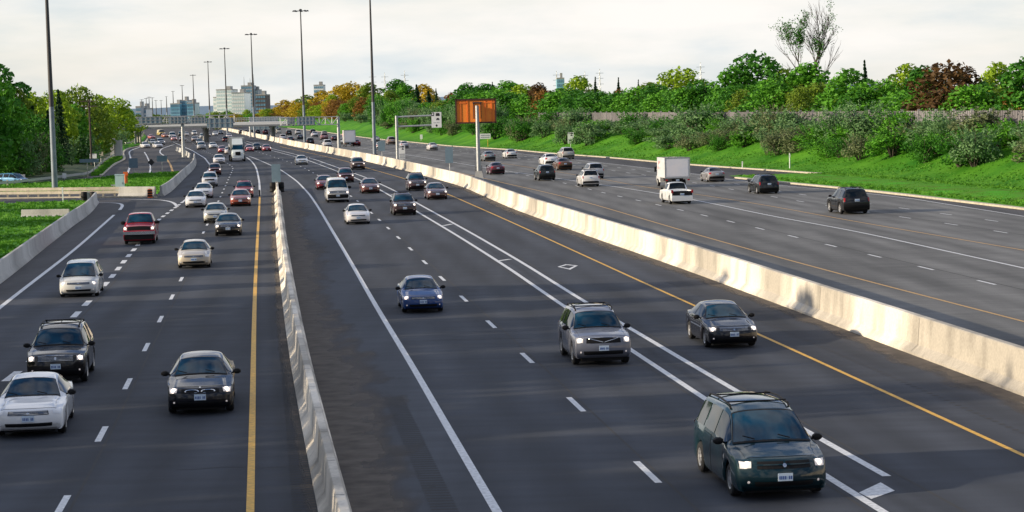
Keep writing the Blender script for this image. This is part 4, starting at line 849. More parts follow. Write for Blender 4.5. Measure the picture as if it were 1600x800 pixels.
# overpass
M['bridge'] = mat('bridge_concrete', (.62, .64, .66), .8, .08, .2)
M['bgrey2'] = mat('girder_paint', (.16, .18, .20), .7, .1, .3)
d = 600.; r = empty('overpass', (0, d, 0), 0, 'low concrete highway overpass crossing behind the sign gantries', 'bridge'); f = lambda px: (px-800)/F*d
zl, zr = 0, 0
def dk(px): return ztop(px, np.interp(px, [200, 340, 445], [199.5, 196, 194]), d)
m = MB(); prof = [(px, dk(px)) for px in range(170, 470, 15)]; V = []
for px, z_ in prof: V += [(f(px), 0, z_), (f(px), 0, z_+.8), (f(px), 12, z_+.8), (f(px), 12, z_)]
n = len(prof); m.add(V, [(i*4+j, i*4+(j+1) % 4, (i+1)*4+(j+1) % 4, (i+1)*4+j) for i in range(n-1) for j in range(4)]+[(0, 1, 2, 3), tuple((n-1)*4+j for j in (3, 2, 1, 0))]); m.build('deck', M['bridge'], r)
m = MB(); V = []
for px, z_ in prof: V += [(f(px), -.25, z_-.45), (f(px), -.25, z_+.05), (f(px), 12.2, z_+.05), (f(px), 12.2, z_-.45)]
m.add(V, [(i*4+j, i*4+(j+1) % 4, (i+1)*4+(j+1) % 4, (i+1)*4+j) for i in range(n-1) for j in range(4)]); m.build('girder', M['bgrey2'], r)
for px in (218, 325, 430):
    m = MB()
    for yy2 in (2, 6, 10): m.tube([(f(px), yy2, 0), (f(px), yy2, dk(px)-.6)], .3, 8)
    m.box((f(px), 6, dk(px)-.7), (.8, 11, .45)); m.build('pier', M['conc2'], r)
m = MB()
for yy2 in (.1, 11.9):
    for zo in (1.4, 1.9): m.tube([(f(px), yy2, dk(px)+zo) for px in range(170, 470, 15)], .06, 4)
    for px in range(170, 465, 4): m.box((f(px), yy2, dk(px)+1.45), (.1, .1, .9))
m.build('railing', M['galv'], r)

# ------------------------------------------------------------------ far buildings, hills, pylons
def building(px0, px1, top, d, depth, mt, name, label, storeys, bays, gl='bglass', extra=None, setb=None):
    x0, x1 = (px0-800)/F*d, (px1-800)/F*d; h = ztop((px0+px1)/2, top, d); W_ = x1-x0
    r = empty(name, ((x0+x1)/2, d, 0), 0, label, 'building'); m = MB(); m.box((0, depth/2, h/2), (W_, depth, h)); m.build('wall', M[mt], r)
    m = MB(); m.box((0, depth/2, h+.4), (W_*1.01, depth*1.01, .8)); m.box((W_*.15, depth/2, h+2), (W_*.3, depth*.4, 2.4)); m.build('roof', M['conc2'], r)
    fh = h/storeys; bw = W_/bays
    cnt = 0
    for i in range(storeys):
        for j in range(bays):
            if cnt >= 98: break
            q = MB(); q.box((-W_/2+bw*(j+.5), -.08, fh*(i+.55)), (bw*.78, .2, fh*.58)); q.build('window', M[gl], r); cnt += 1
    return r
M['bblue'] = panel_mat('blue_curtain_wall', ((.16, .42, .56), (.30, .55, .66))); M['bglass'] = mat('building_glass', (.16, .32, .44), .12, .4, .1, spec=.8); M['bwhite'] = mat('white_cladding', (.86, .87, .86), .6, .06, .05)
M['bgrey'] = mat('grey_cladding', (.42, .46, .50), .6, .1, .05); M['bbrown'] = mat('brown_brick', (.13, .10, .09), .8, .1, .2); M['bpale'] = mat('pale_glass', (.62, .74, .75), .2, .2, .05, spec=.8)
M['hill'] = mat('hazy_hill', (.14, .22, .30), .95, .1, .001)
building(276, 291, 163, 1500, 30, 'bblue', 'office_building', 'lower left wing of the blue glass office block beyond the overpass', 6, 5)
building(291, 302, 158, 1510, 25, 'bblue', 'office_building', 'tallest middle block of the blue glass offices beyond the overpass', 7, 4)
building(302, 312, 162, 1500, 30, 'bblue', 'office_building', 'right wing of the blue glass office block beyond the overpass', 6, 3)
building(348, 372, 141, 1700, 40, 'bwhite', 'office_building', 'white office block in the middle distance, left part', 9, 7, 'bpale')
building(372, 392, 146, 1650, 40, 'bpale', 'office_building', 'white framed glassy office block behind the fourth mast', 8, 6, 'bwhite')
building(343, 348, 153, 1750, 30, 'bwhite', 'office_building', 'narrow low white annex left of the white offices', 6, 2, 'bpale')
bt = building(387, 404, 135, 1800, 30, 'bgrey', 'office_tower', 'grey tower with roof antennas behind the white offices', 11, 5, 'bglass')
for dx in (-3, 2, 5):
    m = MB(); hh = ztop(395, 135, 1800); m.tube([(dx, 10, hh), (dx, 10, hh+5+abs(dx))], [.4, .1], 5); m.build('antenna', M['galv'], bt)
building(404, 413, 141, 1820, 30, 'bgrey', 'office_tower', 'paler grey tower wing right of the antennas', 9, 3, 'bpale')
building(409, 424.5, 149, 1500, 30, 'bbrown', 'office_building', 'dark brown office block at the right end of the far group', 7, 4, 'bglass')
building(222, 230, 168, 1150, 20, 'bgrey', 'apartment_building', 'dark roofed building peeping out right of the left wood', 5, 3)
building(229, 238, 171, 1160, 20, 'bwhite', 'apartment_building', 'low pale building just right of the dark roofed one', 4, 4)
building(500, 515, 134, 1700, 20, 'bwhite', 'apartment_building', 'white building top rising above the golden wood', 9, 5)
building(878, 890, 124, 1100, 20, 'bblue', 'office_tower', 'small blue building above the trees right of the orange sign', 10, 3)
# house roof
d = col_at_offset(805, 24); r = empty('house', ((805-800)/F*d, d, 3.5), 0, 'brown roofed house half hidden behind the shrubs right of the orange sign', 'house'); m = MB(); m.box((0, 0, 1.6), (8, 7, 3.2)); m.build('wall', M['bwhite'], r)
m = MB(); zr_ = ztop(800, 168, d)-3.5; m.add([(-4.6, -4, 3.1), (4.6, -4, 3.1), (4.6, 4, 3.1), (-4.6, 4, 3.1), (-2.4, 0, zr_), (2.4, 0, zr_)], [(0, 1, 5, 4), (1, 2, 5), (2, 3, 4, 5), (3, 0, 4), (3, 2, 1, 0)]); M['roof'] = mat('roof_shingle', (.12, .05, .045), .9, .2, 2); m.build('roof', M['roof'], r)
hm = MB(); V = []; xs = np.linspace(-6000, 3500, 90)
for i, x in enumerate(xs):
    h_ = 14+22*abs(math.sin(i*.21))+10*math.sin(i*.57+1); V += [(x, 7000, -5), (x, 7300, max(6, h_)), (x, 8200, -5)]
hm.add(V, [(i*3+j, (i+1)*3+j, (i+1)*3+j+1, i*3+j+1) for i in range(89) for j in range(2)]); struct(hm, 'hills', M['hill'], True)
def pylon(px, top, d, label):
    x = (px-800)/F*d; h = ztop(px, top, d); r = empty('power_pylon', (x, d, 0), 0, label, 'pylon', 'far power pylons'); m = MB(); w0 = h*.05
    for sx, sy in ((-1, -1), (1, -1), (1, 1), (-1, 1)): m.tube([(sx*w0, sy*w0, 0), (sx*w0*.25, sy*w0*.25, h*.7), (0, 0, h)], .11, 4)
    for i in range(8):
        f0, f1 = i/8, (i+1)/8; a = w0*(1-f0*.9); b = w0*(1-f1*.9)
        for s in (-1, 1): m.tube([(s*a, -a, h*f0), (-s*b, -b, h*f1)], .06, 4)
    m.build('tower', M['galv'], r); q = MB()
    for f_ in (.68, .8, .91): q.tube([(-h*.08, 0, h*f_), (h*.08, 0, h*f_)], .11, 4)
    q.build('crossarm', M['galv'], r)
for px, top, d, lb in ((878, 111, 1300, 'faint power pylon beside the small blue building'), (922, 112, 1400, 'faint pylon just left of the taller one above the trees'), (945, 108, 1300, 'tallest faint pylon above the trees in mid picture'), (1102, 98, 1300, 'faint pylon left of the tall dark crown'), (592, 114, 1500, 'faint pylon right of the second mast'), (611, 114, 1600, 'second faint pylon right of the second mast'), (642, 111, 1400, 'faint pylon above the green crown in the golden wood')): pylon(px, top, d, lb)

# ------------------------------------------------------------------ vehicles
# stations, front to rear: (y, top z, half width of top, edge drop, belt z, half width of side, bow)
SPEC = {}
SPEC['sedan'] = dict(L=4.7, wr=.32, ax=(.88, 3.62), st=[(.10, .24, .72, .01, .23, .76, .26), (0, .36, .76, .02, .33, .80, .28), (.01, .56, .76, .03, .52, .84, .28), (.10, .72, .72, .04, .67, .86, .26), (.5, .82, .70, .05, .76, .88, .2), (.95, .90, .68, .05, .84, .90, .16),
    (1.32, .96, .72, .05, .90, .90, .14), (2.05, 1.37, .56, .07, .93, .90, .06), (2.7, 1.44, .56, .07, .94, .90, 0), (3.35, 1.40, .55, .07, .96, .90, -.04), (4.05, 1.07, .66, .05, .99, .89, -.12), (4.55, 1.03, .66, .06, .95, .85, -.2), (4.68, .86, .70, .06, .78, .83, -.24), (4.70, .55, .74, .03, .5, .82, -.24), (4.58, .28, .70, .02, .25, .76, -.2)],
    hl=(2.35, 3.25, 1.9, 3.85), gr=(2.25, 2.9, 1.45), lo=(.55, 1.15, 1.7), tl=(11.15, 12.1, 1.9, 3.9), sw=[(6.35, 7.93), (8.05, 9.55)], plate=(.50, .78))
SPEC['coupe'] = dict(SPEC['sedan']); s_ = [list(a) for a in SPEC['sedan']['st']]
for i, (dy, dz) in {4: (.0, -.03), 5: (.05, -.06), 6: (.12, -.07), 7: (.15, -.07), 8: (.1, -.08), 9: (-.05, -.08), 10: (-.05, -.07), 11: (0, -.07), 3: (0, -.03), 2: (0, -.02)}.items(): s_[i][0] += dy; s_[i][1] += dz; s_[i][4] += min(0, dz)*.8
SPEC['coupe']['st'] = [tuple(a) for a in s_]; SPEC['coupe']['sw'] = [(6.4, 9.3)]
SPEC['suv'] = dict(L=4.5, wr=.37, ax=(.86, 3.50), st=[(.10, .32, .74, .01, .31, .80, .2), (0, .46, .78, .02, .43, .84, .22), (.01, .70, .78, .03, .66, .88, .22), (.07, .93, .76, .05, .87, .89, .2), (.45, 1.02, .76, .06, .95, .91, .14), (.85, 1.07, .76, .06, 1.0, .92, .12),
    (1.22, 1.11, .78, .05, 1.04, .92, .12), (1.85, 1.60, .64, .08, 1.06, .92, .06), (2.6, 1.71, .66, .09, 1.07, .92, 0), (4.0, 1.66, .64, .09, 1.09, .91, -.06), (4.38, 1.12, .74, .05, 1.07, .89, -.1), (4.44, 1.02, .76, .05, .96, .88, -.12), (4.50, .80, .78, .04, .75, .87, -.12), (4.50, .55, .78, .03, .5, .86, -.12), (4.40, .34, .74, .02, .32, .82, -.12)],
    hl=(2.25, 3.0, 1.9, 3.7), gr=(2.15, 2.9, 1.5), lo=(.5, 1.15, 1.8), tl=(10.1, 11.7, 2.9, 4.1), sw=[(6.3, 7.75), (7.85, 8.45), (8.53, 9.3)], plate=(.58, .92), rack=True)
SPEC['minivan'] = dict(L=4.95, wr=.34, ax=(.92, 3.95), st=[(.12, .26, .74, .01, .25, .82, .3), (0, .40, .80, .02, .37, .88, .34), (.02, .62, .80, .03, .58, .94, .34), (.14, .84, .78, .05, .78, .96, .3), (.45, .95, .78, .07, .88, .98, .22), (.75, 1.02, .80, .07, .94, .99, .2),
    (1.0, 1.08, .84, .05, 1.0, .99, .2), (1.95, 1.66, .68, .08, 1.03, .99, .08), (2.7, 1.76, .70, .10, 1.04, .99, 0), (4.45, 1.70, .68, .10, 1.05, .97, -.08), (4.82, 1.16, .80, .06, 1.06, .94, -.14), (4.88, 1.0, .80, .05, .94, .93, -.14), (4.93, .75, .82, .04, .7, .92, -.14), (4.95, .5, .82, .03, .46, .90, -.14), (4.85, .3, .78, .02, .28, .84, -.14)],
    hl=(2.3, 3.05, 1.95, 3.7), gr=(2.2, 2.85, 1.5), lo=(.45, 1.05, 1.7), tl=(10.1, 11.6, 2.9, 4.1), sw=[(6.25, 7.7), (7.8, 8.45), (8.53, 9.25)], plate=(.50, .90), rack=True)
SPEC['cabvan'] = dict(SPEC['minivan']); s_ = [list(a) for a in SPEC['minivan']['st']]
for i, (dy, dz) in {3: (0, -.06), 4: (-.1, -.06), 5: (-.15, -.05), 6: (-.3, -.06), 7: (-.15, .0)}.items(): s_[i][0] += dy; s_[i][1] += dz; s_[i][4] += dz
SPEC['cabvan']['st'] = [tuple(a) for a in s_]; SPEC['cabvan']['rack'] = False
SPEC['van'] = dict(L=5.4, wr=.37, ax=(.95, 4.1), st=[(.10, .40, .80, .01, .39, .86, .08), (0, .50, .86, .02, .47, .92, .1), (0, .72, .86, .03, .68, .97, .1), (.06, 1.10, .86, .04, 1.04, .98, .1), (.4, 1.18, .86, .06, 1.10, 1.0, .08), (.7, 1.25, .86, .06, 1.16, 1.0, .08),
    (.95, 1.30, .88, .05, 1.22, 1.0, .08), (1.55, 2.0, .76, .1, 1.25, 1.0, .03), (2.4, 2.12, .78, .12, 1.25, 1.0, 0), (5.2, 2.1, .78, .12, 1.25, 1.0, -.03), (5.33, 1.3, .86, .05, 1.22, .99, -.04), (5.36, 1.1, .86, .05, 1.04, .98, -.04), (5.4, .8, .86, .04, .75, .97, -.04), (5.4, .6, .86, .03, .56, .96, -.04), (5.3, .42, .82, .02, .4, .92, -.04)],
    hl=(2.25, 2.8, 2.1, 3.7), gr=(2.25, 2.85, 1.9), lo=(.8, 1.5, 2.4), tl=(10.5, 12, 3.0, 4.1), sw=[(6.3, 7.6)], plate=(.62, .9), blackbump=True)
SPEC['pickup'] = dict(L=5.4, wr=.42, ax=(.98, 4.25), st=[(.12, .60, .84, .01, .59, .90, .05), (0, .66, .90, .02, .63, .95, .06), (0, .86, .90, .03, .82, .98, .06), (.06, 1.18, .88, .05, 1.10, .98, .06), (.4, 1.24, .86, .07, 1.14, .98, .05), (1.0, 1.29, .86, .07, 1.18, .99, .05),
    (1.45, 1.33, .84, .05, 1.25, .99, .06), (1.95, 1.88, .70, .08, 1.27, .99, .03), (2.4, 1.94, .72, .09, 1.27, .99, 0), (3.15, 1.92, .70, .08, 1.27, .99, -.01), (3.3, 1.27, .80, .02, 1.24, .98, 0), (3.33, .80, .86, 0, 1.24, .98, 0), (5.28, .80, .86, 0, 1.24, .98, 0), (5.34, 1.22, .90, .01, 1.2, .97, 0), (5.4, .62, .9, .02, .6, .95, 0)],
    hl=(2.3, 2.95, 1.95, 3.8), gr=(2.2, 2.95, 1.8), lo=(.8, 1.4, 2.2), tl=(13.15, 13.6, 3.0, 4.1), sw=[(6.3, 7.9), (8.0, 9.0)], plate=(.68, .80), bed=True, tailz=(.9, 1.15))
SPEC['smallpickup'] = dict(SPEC['pickup']); k_ = .88; SPEC['smallpickup']['st'] = [(a[0]*.93, a[1]*k_ if a[1] > .8 else a[1]*.92, a[2]*.90, a[3], a[4]*k_ if a[4] > .8 else a[4]*.92, a[5]*.90, a[6]) for a in SPEC['pickup']['st']]
SPEC['smallpickup'].update(L=5.02, wr=.36, ax=(.9, 3.95))
def catmull(A, u):
    n = len(A); u = min(max(u, 0), n-1-1e-6); i = int(u); t = u-i; p0, p1, p2, p3 = A[max(i-1, 0)], A[i], A[i+1], A[min(i+2, n-1)]
    m1 = (p2-p0)*.5; m2 = (p3-p1)*.5; d = p2-p1
    for k in range(len(d)):                     # limit overshoot
        lim = 1.6*abs(d[k]); m1[k] = max(-lim, min(lim, m1[k])); m2[k] = max(-lim, min(lim, m2[k]))
    t2, t3 = t*t, t*t*t
    return (2*t3-3*t2+1)*p1+(t3-2*t2+t)*m1+(-2*t3+3*t2)*p2+(t3-t2)*m2
class Body:
    def __init__(s, sp): s.sp = sp; s.A = np.array(sp['st'], float); s.L = sp['L']; s.R = sp['wr']*1.17; s.sill = .26 if sp['wr'] > .35 else .19
    def sec(s, u):
        y, zt, w_, r, zb, ws, bow = catmull(s.A, u); e = max(0, min(1, 1-0)); zl = min(s.sill+.02, zb-.015) if u > 1 and u < 13 else min(zb-.02, s.sill+.1)
        low = s.sill
        if u > .6 and u < 13.6:
            for ya in s.sp['ax']:
                dy = abs(y-ya)
                if dy < s.R: low = max(low, s.sp['wr']*.95+math.sqrt(s.R**2-dy*dy))
        low = min(low, zb-.03)
        h = zb-low
        P = np.array([(0, zt), (w_*.5, zt-.012*(zt > .9)), (w_*.86, zt-.03*(zt > .9)-r*.15), (w_, zt-r), (ws-.035, zb), (ws, zb-.22*h), (ws+.005, zb-.5*h), (ws-.01, zb-.85*h), (ws-.05, low)])
        return y, P, bow, w_
    def pt(s, u, t):
        y, P, bow, w_ = s.sec(u); sg = 1 if t >= 0 else -1; q = catmull(P, abs(t)); x = q[0]
        return np.array([sg*x, y+bow*min(1., abs(x)/max(.5, s.sp['st'][6][5]))**2.6-s.L/2, q[1]])
    def body(s, mb):
        us = []; u = 0.
        n = len(s.A)-1
        for i in range(n):
            d = abs(s.A[i+1][0]-s.A[i][0]); k = max(3, int(d/.06)); us += [i+j/k for j in range(k)]
        us.append(n-1e-4); ts = sorted(set([i+f for i in range(8) for f in (0, .34, .67)]+[8])); row = []
        for u in us:
            y, P, bow, w_ = s.sec(u); h_ = [catmull(P, t) for t in ts]; pts = []
            for sg in (-1, 1):
                for q in (h_[::-1] if sg < 0 else h_[1:]):
                    pts.append((sg*q[0], y+bow*min(1., abs(q[0])/max(.5, s.sp['st'][6][5]))**2.6-s.L/2, q[1]))
            row.append(pts)
        m = len(row[0]); V = [p for r_ in row for p in r_]
        mb.add(V, [(i*m+j, (i+1)*m+j, (i+1)*m+j+1, i*m+j+1) for i in range(len(row)-1) for j in range(m-1)])
        mb.add(row[0], [tuple(range(m))]); mb.add(row[-1], [tuple(range(m))[::-1]])
    def patch(s, mb, u0, u1, t0, t1, off=.008, nu=6, nt_=6, mi=0, f=None):
        V = []
        for i in range(nu+1):
            for j in range(nt_+1):
                a, b = i/nu, j/nt_; u = u0+(u1-u0)*a; t = t0+(t1-t0)*b
                if f: u, t = f(a, b)
                p = s.pt(u, t); e = .03; du = s.pt(u+e, t)-s.pt(u-e, t); dt = s.pt(u, t+e)-s.pt(u, t-e); nn = np.cross(dt, du); l = np.linalg.norm(nn)
                nn = nn/l if l > 1e-9 else np.array([0, -1., 0]); V.append(p+nn*off)
        w_ = nt_+1; mb.add(V, [(i*w_+j, i*w_+j+1, (i+1)*w_+j+1, (i+1)*w_+j) for i in range(nu) for j in range(nt_)], mi)
def wheel(r, parent, x, y, rad, wid=.21, rim=True, rimmat='rim'):
    sg = 1 if x > 0 else -1; m = MB(); m.lathe([(rad*.60, -wid/2), (rad*.92, -wid/2), (rad, -wid*.36), (rad, wid*.36), (rad*.92, wid/2), (rad*.62, wid/2), (rad*.58, wid*.3)], 'x', (x, y, rad), 22); o = m.build('wheel', M['rubber'], parent, True)
    if rim:
        q = MB(); q.lathe([(0, 0), (rad*.16, 0), (rad*.2, -sg*.012)], 'x', (x+sg*wid*.44, y, rad), 18); q.lathe([(rad*.52, sg*.0), (rad*.62, sg*.015), (rad*.64, -sg*.03), (rad*.5, -sg*.05)], 'x', (x+sg*wid*.42, y, rad), 22)
        q.lathe([(0, 0), (rad*.6, 0)], 'x', (x+sg*wid*.24, y, rad), 18, 1)
        for k in range(7):
            a = k*2*math.pi/7; ca, sa = math.cos(a), math.sin(a); xx = x+sg*wid*.43; w1, w2 = rad*.09, rad*.12; P = []
            for r_, w_ in ((rad*.12, w1), (rad*.56, w2)):
                for t in (-1, 1): P.append((xx, y+ca*r_-sa*w_*t, rad+sa*r_+ca*w_*t))
            q.add(P, [(0, 2, 3, 1)] if sg > 0 else [(0, 1, 3, 2)])
        q.build('rim', [M[rimmat], M['trim']], o)
def plate(parent, y, z, face):
    m = MB(); m.box((0, y, z), (.31, .02, .16)); o = m.build('licence_plate', M['plate'], parent); q = MB()
    for i in range(7):
        if i != 4: q.box((-.12+i*.04, y+face*.012, z-.01), (.022, .006, .07))
    q.build('plate_characters', M['plateink'], o)
def ell(B, mb, uc, tc, ur, tr, off, mi=0, ring=0.):
    V = []; n = 16
    for k_, (f0, o_) in enumerate(((1., off), (1.-ring if ring else .0, off+(.012 if ring else 0)))):
        for k in range(n): a = 2*math.pi*k/n; V.append(B.pt(uc+ur*f0*math.sin(a), tc+tr*f0*math.cos(a))+np.array([0, -o_, 0]))
    mb.add(V, [(k, (k+1) % n, n+(k+1) % n, n+k) for k in range(n)]+([] if ring else []), mi)
def make_car(kind, rgb, metal=0., lit=True, name=None, detail=True, gs='bars'):
    sp = SPEC[kind]; B = Body(sp); r = empty(name or 'car', (0, 0, 0)); mb = MB(); B.body(mb); pm = paint(rgb, metal)
    L_ = sp['L']; W_ = sp['st'][8][5]
    if detail:
        side = [(7.97, 3.1, 4.0, .05)]
        for sg in (-1, 1):
            for u_ in ([6.35, 8.0, 9.3] if kind not in ('coupe', 'pickup', 'smallpickup', 'van') else [6.35, 8.6 if kind != 'coupe' else 9.0]): B.patch(mb, u_-.012, u_+.012, sg*4.0, sg*7.9, .004, 1, 8, 1)
            B.patch(mb, 6.6, 6.75, sg*4.75, sg*4.6, .004, 1, 1, 1) if False else None
            for u_ in (7.75, 9.05): B.patch(mb, u_-.07, u_+.07, sg*4.55, sg*4.75, .02, 2, 1, 2)
        B.patch(mb, 3.35, 6.0, 2.62, 2.68, .004, 10, 1, 1); B.patch(mb, 3.35, 6.0, -2.68, -2.62, .004, 10, 1, 1); B.patch(mb, 3.33, 3.38, -2.65, 2.65, .004, 1, 12, 1)
    body = mb.build('body', [pm, M['trim'], M['chrome']], r, True); body.material_slots[0].link = 'OBJECT'; body.material_slots[0].material = pm
    m = MB(); a0, a1 = sp['ax']; m.box((0, 0, sp['wr']*1.05), (W_*2-.5, L_*.84, sp['wr']*1.35)); m.box((0, 0, .3), (W_*2-.16, (a1-a0)-B.R*2.1, .18)); m.build('underbody', M['trim'], r)
    gp = MB(); B.patch(gp, 6.03, 6.98, -3.0, 3.0, .005, 6, 14); gp.build('windscreen_seal', M['trim'], r, True)
    gp = MB(); B.patch(gp, 6.10, 6.92, -2.86, 2.86, .012, 6, 14); ws_ = gp.build('windscreen', M['glass2'], r, True)
    if detail:
        q = MB()
        for c in (-.38, .38): q.tube([(c, B.pt(6.12, 1)[1]-.03, B.pt(6.12, 1)[2]+.03), (c-.25, B.pt(6.2, 0)[1]-.02, B.pt(6.2, 0)[2]+.045)], .012, 4)
        B.patch(q, 6.02, 6.11, -2.9, 2.9, .012, 1, 12); q.build('wiper', M['trim'], r)
    gp = MB(); B.patch(gp, 9.10, 9.88, -2.7, 2.7, .010, 5, 10); gp.build('rear_window', M['glass'], r, True)
    for sg in (-1, 1):
        for a, b in sp['sw']:
            gp = MB(); B.patch(gp, a, b, sg*3.14, sg*3.9, .009, 7, 3); gp.build('side_window', M['glass'], r, True)
        u0, u1, t0, t1 = sp['hl']; gp = MB(); B.patch(gp, u0, u1, sg*t0, sg*t1, .010, 5, 5, f=lambda a, b: (u0+(u1-u0)*(a*(.75+.25*b)+.0*b+(.10*b)), sg*(t0+(t1-t0)*b)))
        hl = gp.build('headlight', M['lens_lit'] if lit else M['lamp_off'], r, True)
        if lit:
            p = B.pt((u0+u1)/2, sg*(t0*.6+t1*.4)); q = MB(); q.lathe([(0, -.0), (.07, 0), (.085, .03)], 'z', (0, 0, 0), 12); q.v = [(p[0]+v[0], p[1]-.035+v[2], p[2]+v[1]*.9) for v in q.v]; q.build('bulb', M['lamp'], hl)
        u0b, u1b, t0b, t1b = sp['tl']; gp = MB()
        if sp.get('bed'): x_ = sp['st'][13][5]-.06; gp.box((sg*x_, L_/2-.02, sum(sp['tailz'])/2), (.16, .09, sp['tailz'][1]-sp['tailz'][0]))
        else: B.patch(gp, u0b, u1b, sg*t0b, sg*t1b, .012, 4, 4)
        gp.build('tail_light', M['tail'], r, True)
        # mirror
        q = MB(); pm_ = B.pt(6.42, sg*4.0); c = (pm_[0]+sg*.12, pm_[1]-.02, pm_[2]+.06); mw_ = 1.5 if kind in ('pickup', 'van') else 1.
        for i in range(1): q.tube([(c[0]-sg*.15, c[1], c[2]-.05), (c[0]-sg*.03, c[1], c[2])], .025, 6)
        e = MB(); nn = 8; P = []
        for i, (rr, yy2) in enumerate(((.02, -.07), (.8, -.05), (1., .0), (.95, .04), (.8, .045))):
            for k in range(nn): a = 2*math.pi*(k+.5)/nn; P.append((c[0]+.12*mw_*rr*math.cos(a), c[1]+yy2, c[2]+.085*mw_*rr*math.sin(a)))
        q.add(P, [(i*nn+k, i*nn+(k+1) % nn, (i+1)*nn+(k+1) % nn, (i+1)*nn+k) for i in range(4) for k in range(nn)]+[tuple(range(4*nn, 5*nn))])
        q.build('mirror', M['trim'], r, True)
        for ya in sp['ax']: wheel(r, r, sg*(W_-.125), ya-L_/2, sp['wr'])
    u0, u1, t_ = sp['gr']; gp = MB(); B.patch(gp, u0, u1, -t_, t_, .010, 4, 10); g_ = gp.build('grille', M['trim'], r)
    if detail:
        q = MB()
        bm = M['chrome']
        if gs == 'bars':
            for k in range(3): uu = u0+(u1-u0)*(.2+.3*k); B.patch(q, uu-.03, uu+.03, -t_*.95, t_*.95, .018, 1, 8)
            ell(B, q, (u0+u1)/2, 0, .16, .16, .03)
        elif gs == 'thin':
            for k in range(5): uu = u0+(u1-u0)*(.1+.2*k); B.patch(q, uu-.018, uu+.018, -t_*.97, t_*.97, .018, 1, 8)
            B.patch(q, u1-.02, u1+.05, -t_, t_, .022, 1, 8); ell(B, q, (u0+u1)/2, 0, .2, .14, .03)
        elif gs == 'twin':
            for sg in (-1, 1): ell(B, q, (u0+u1)/2, sg*.62, .30, .52, .018, 0, .22)
            ell(B, q, 3.25, 0, .10, .12, .012)
        elif gs == 'cross':
            bm = pm; um = (u0+u1)/2; B.patch(q, um-.05, um+.05, -t_, t_, .03, 1, 8); B.patch(q, u0, u1, -.08, .08, .03, 3, 1)
            e_ = MB(); ell(B, e_, um, 0, .18, .16, .04); e_.build('badge', M['chrome'], g_)
        elif gs == 'vee':
            B.patch(q, u0, u1, -1, 1, .03, 6, 6, f=lambda a, b: (u1-.05+.0*a-(1-abs(2*b-1))*(u1-u0)*.75*(.85+.15*a), (2*b-1)*t_*.92*(1 if True else 0))) if False else None
            for sg in (-1, 1): B.patch(q, 0, 1, 0, 1, .025, 1, 6, f=lambda a, b: (u0+(u1-u0)*(.15+.8*b)+.06*(a-.5), sg*t_*(.06+.9*b)))
            B.patch(q, u1-.03, u1+.03, -t_, t_, .02, 1, 8)
        q.build('grille_bar', bm, g_)
        for sg in (-1, 1):
            q = MB(); ell(B, q, 1.0, sg*2.35, .16, .22, .012); q.build('fog_lamp', M['lens_lit'] if lit else M['lamp_off'], r)
    u0, u1, t_ = sp['lo']; gp = MB(); B.patch(gp, u0, u1, -t_, t_, .010, 3, 10); gp.build('air_intake', M['trim'], r)
    if sp.get('blackbump'): gp = MB(); B.patch(gp, .3, 2.05, -3.9, 3.9, .03, 4, 14); gp.build('bumper', M['trim'], r)
    if kind in ('pickup',): gp = MB(); gp.box((0, -L_/2-.03, .74), (2.0, .16, .20)); gp.build('bumper', M['chrome'], r); gp = MB(); gp.box((0, -L_/2+.06, .50), (1.84, .2, .34)); gp.build('valance', M['trim'], r)
    if kind == 'smallpickup' or kind in ('suv', 'minivan', 'sedan'):
        gp = MB(); B.patch(gp, 12.9, 13.7, -3.2, 3.2, .02, 3, 12); gp.build('rear_bumper', M['trim'], r)
    plate(r, -L_/2-.02, sp['plate'][0], -1); plate(r, L_/2+.03, sp['plate'][1], 1)
    if detail and sp.get('rack'):
        q = MB()
        for sg in (-1, 1): q.tube([B.pt(7.3, sg*2.55)+[0, 0, .0], B.pt(7.45, sg*2.5)+[0, 0, .07], B.pt(8.3, sg*2.5)+[0, 0, .08], B.pt(8.85, sg*2.5)+[0, 0, .07], B.pt(8.95, sg*2.5)], .022, 5)
        for u_ in (7.75, 8.6): a, b = B.pt(u_, -2.5), B.pt(u_, 2.5); q.tube([a+[0, 0, .075], b+[0, 0, .075]], .018, 5)
        q.build('roof_rack', M['trim'], r)
    r['kindkey'] = kind; del r['kindkey']
    return r

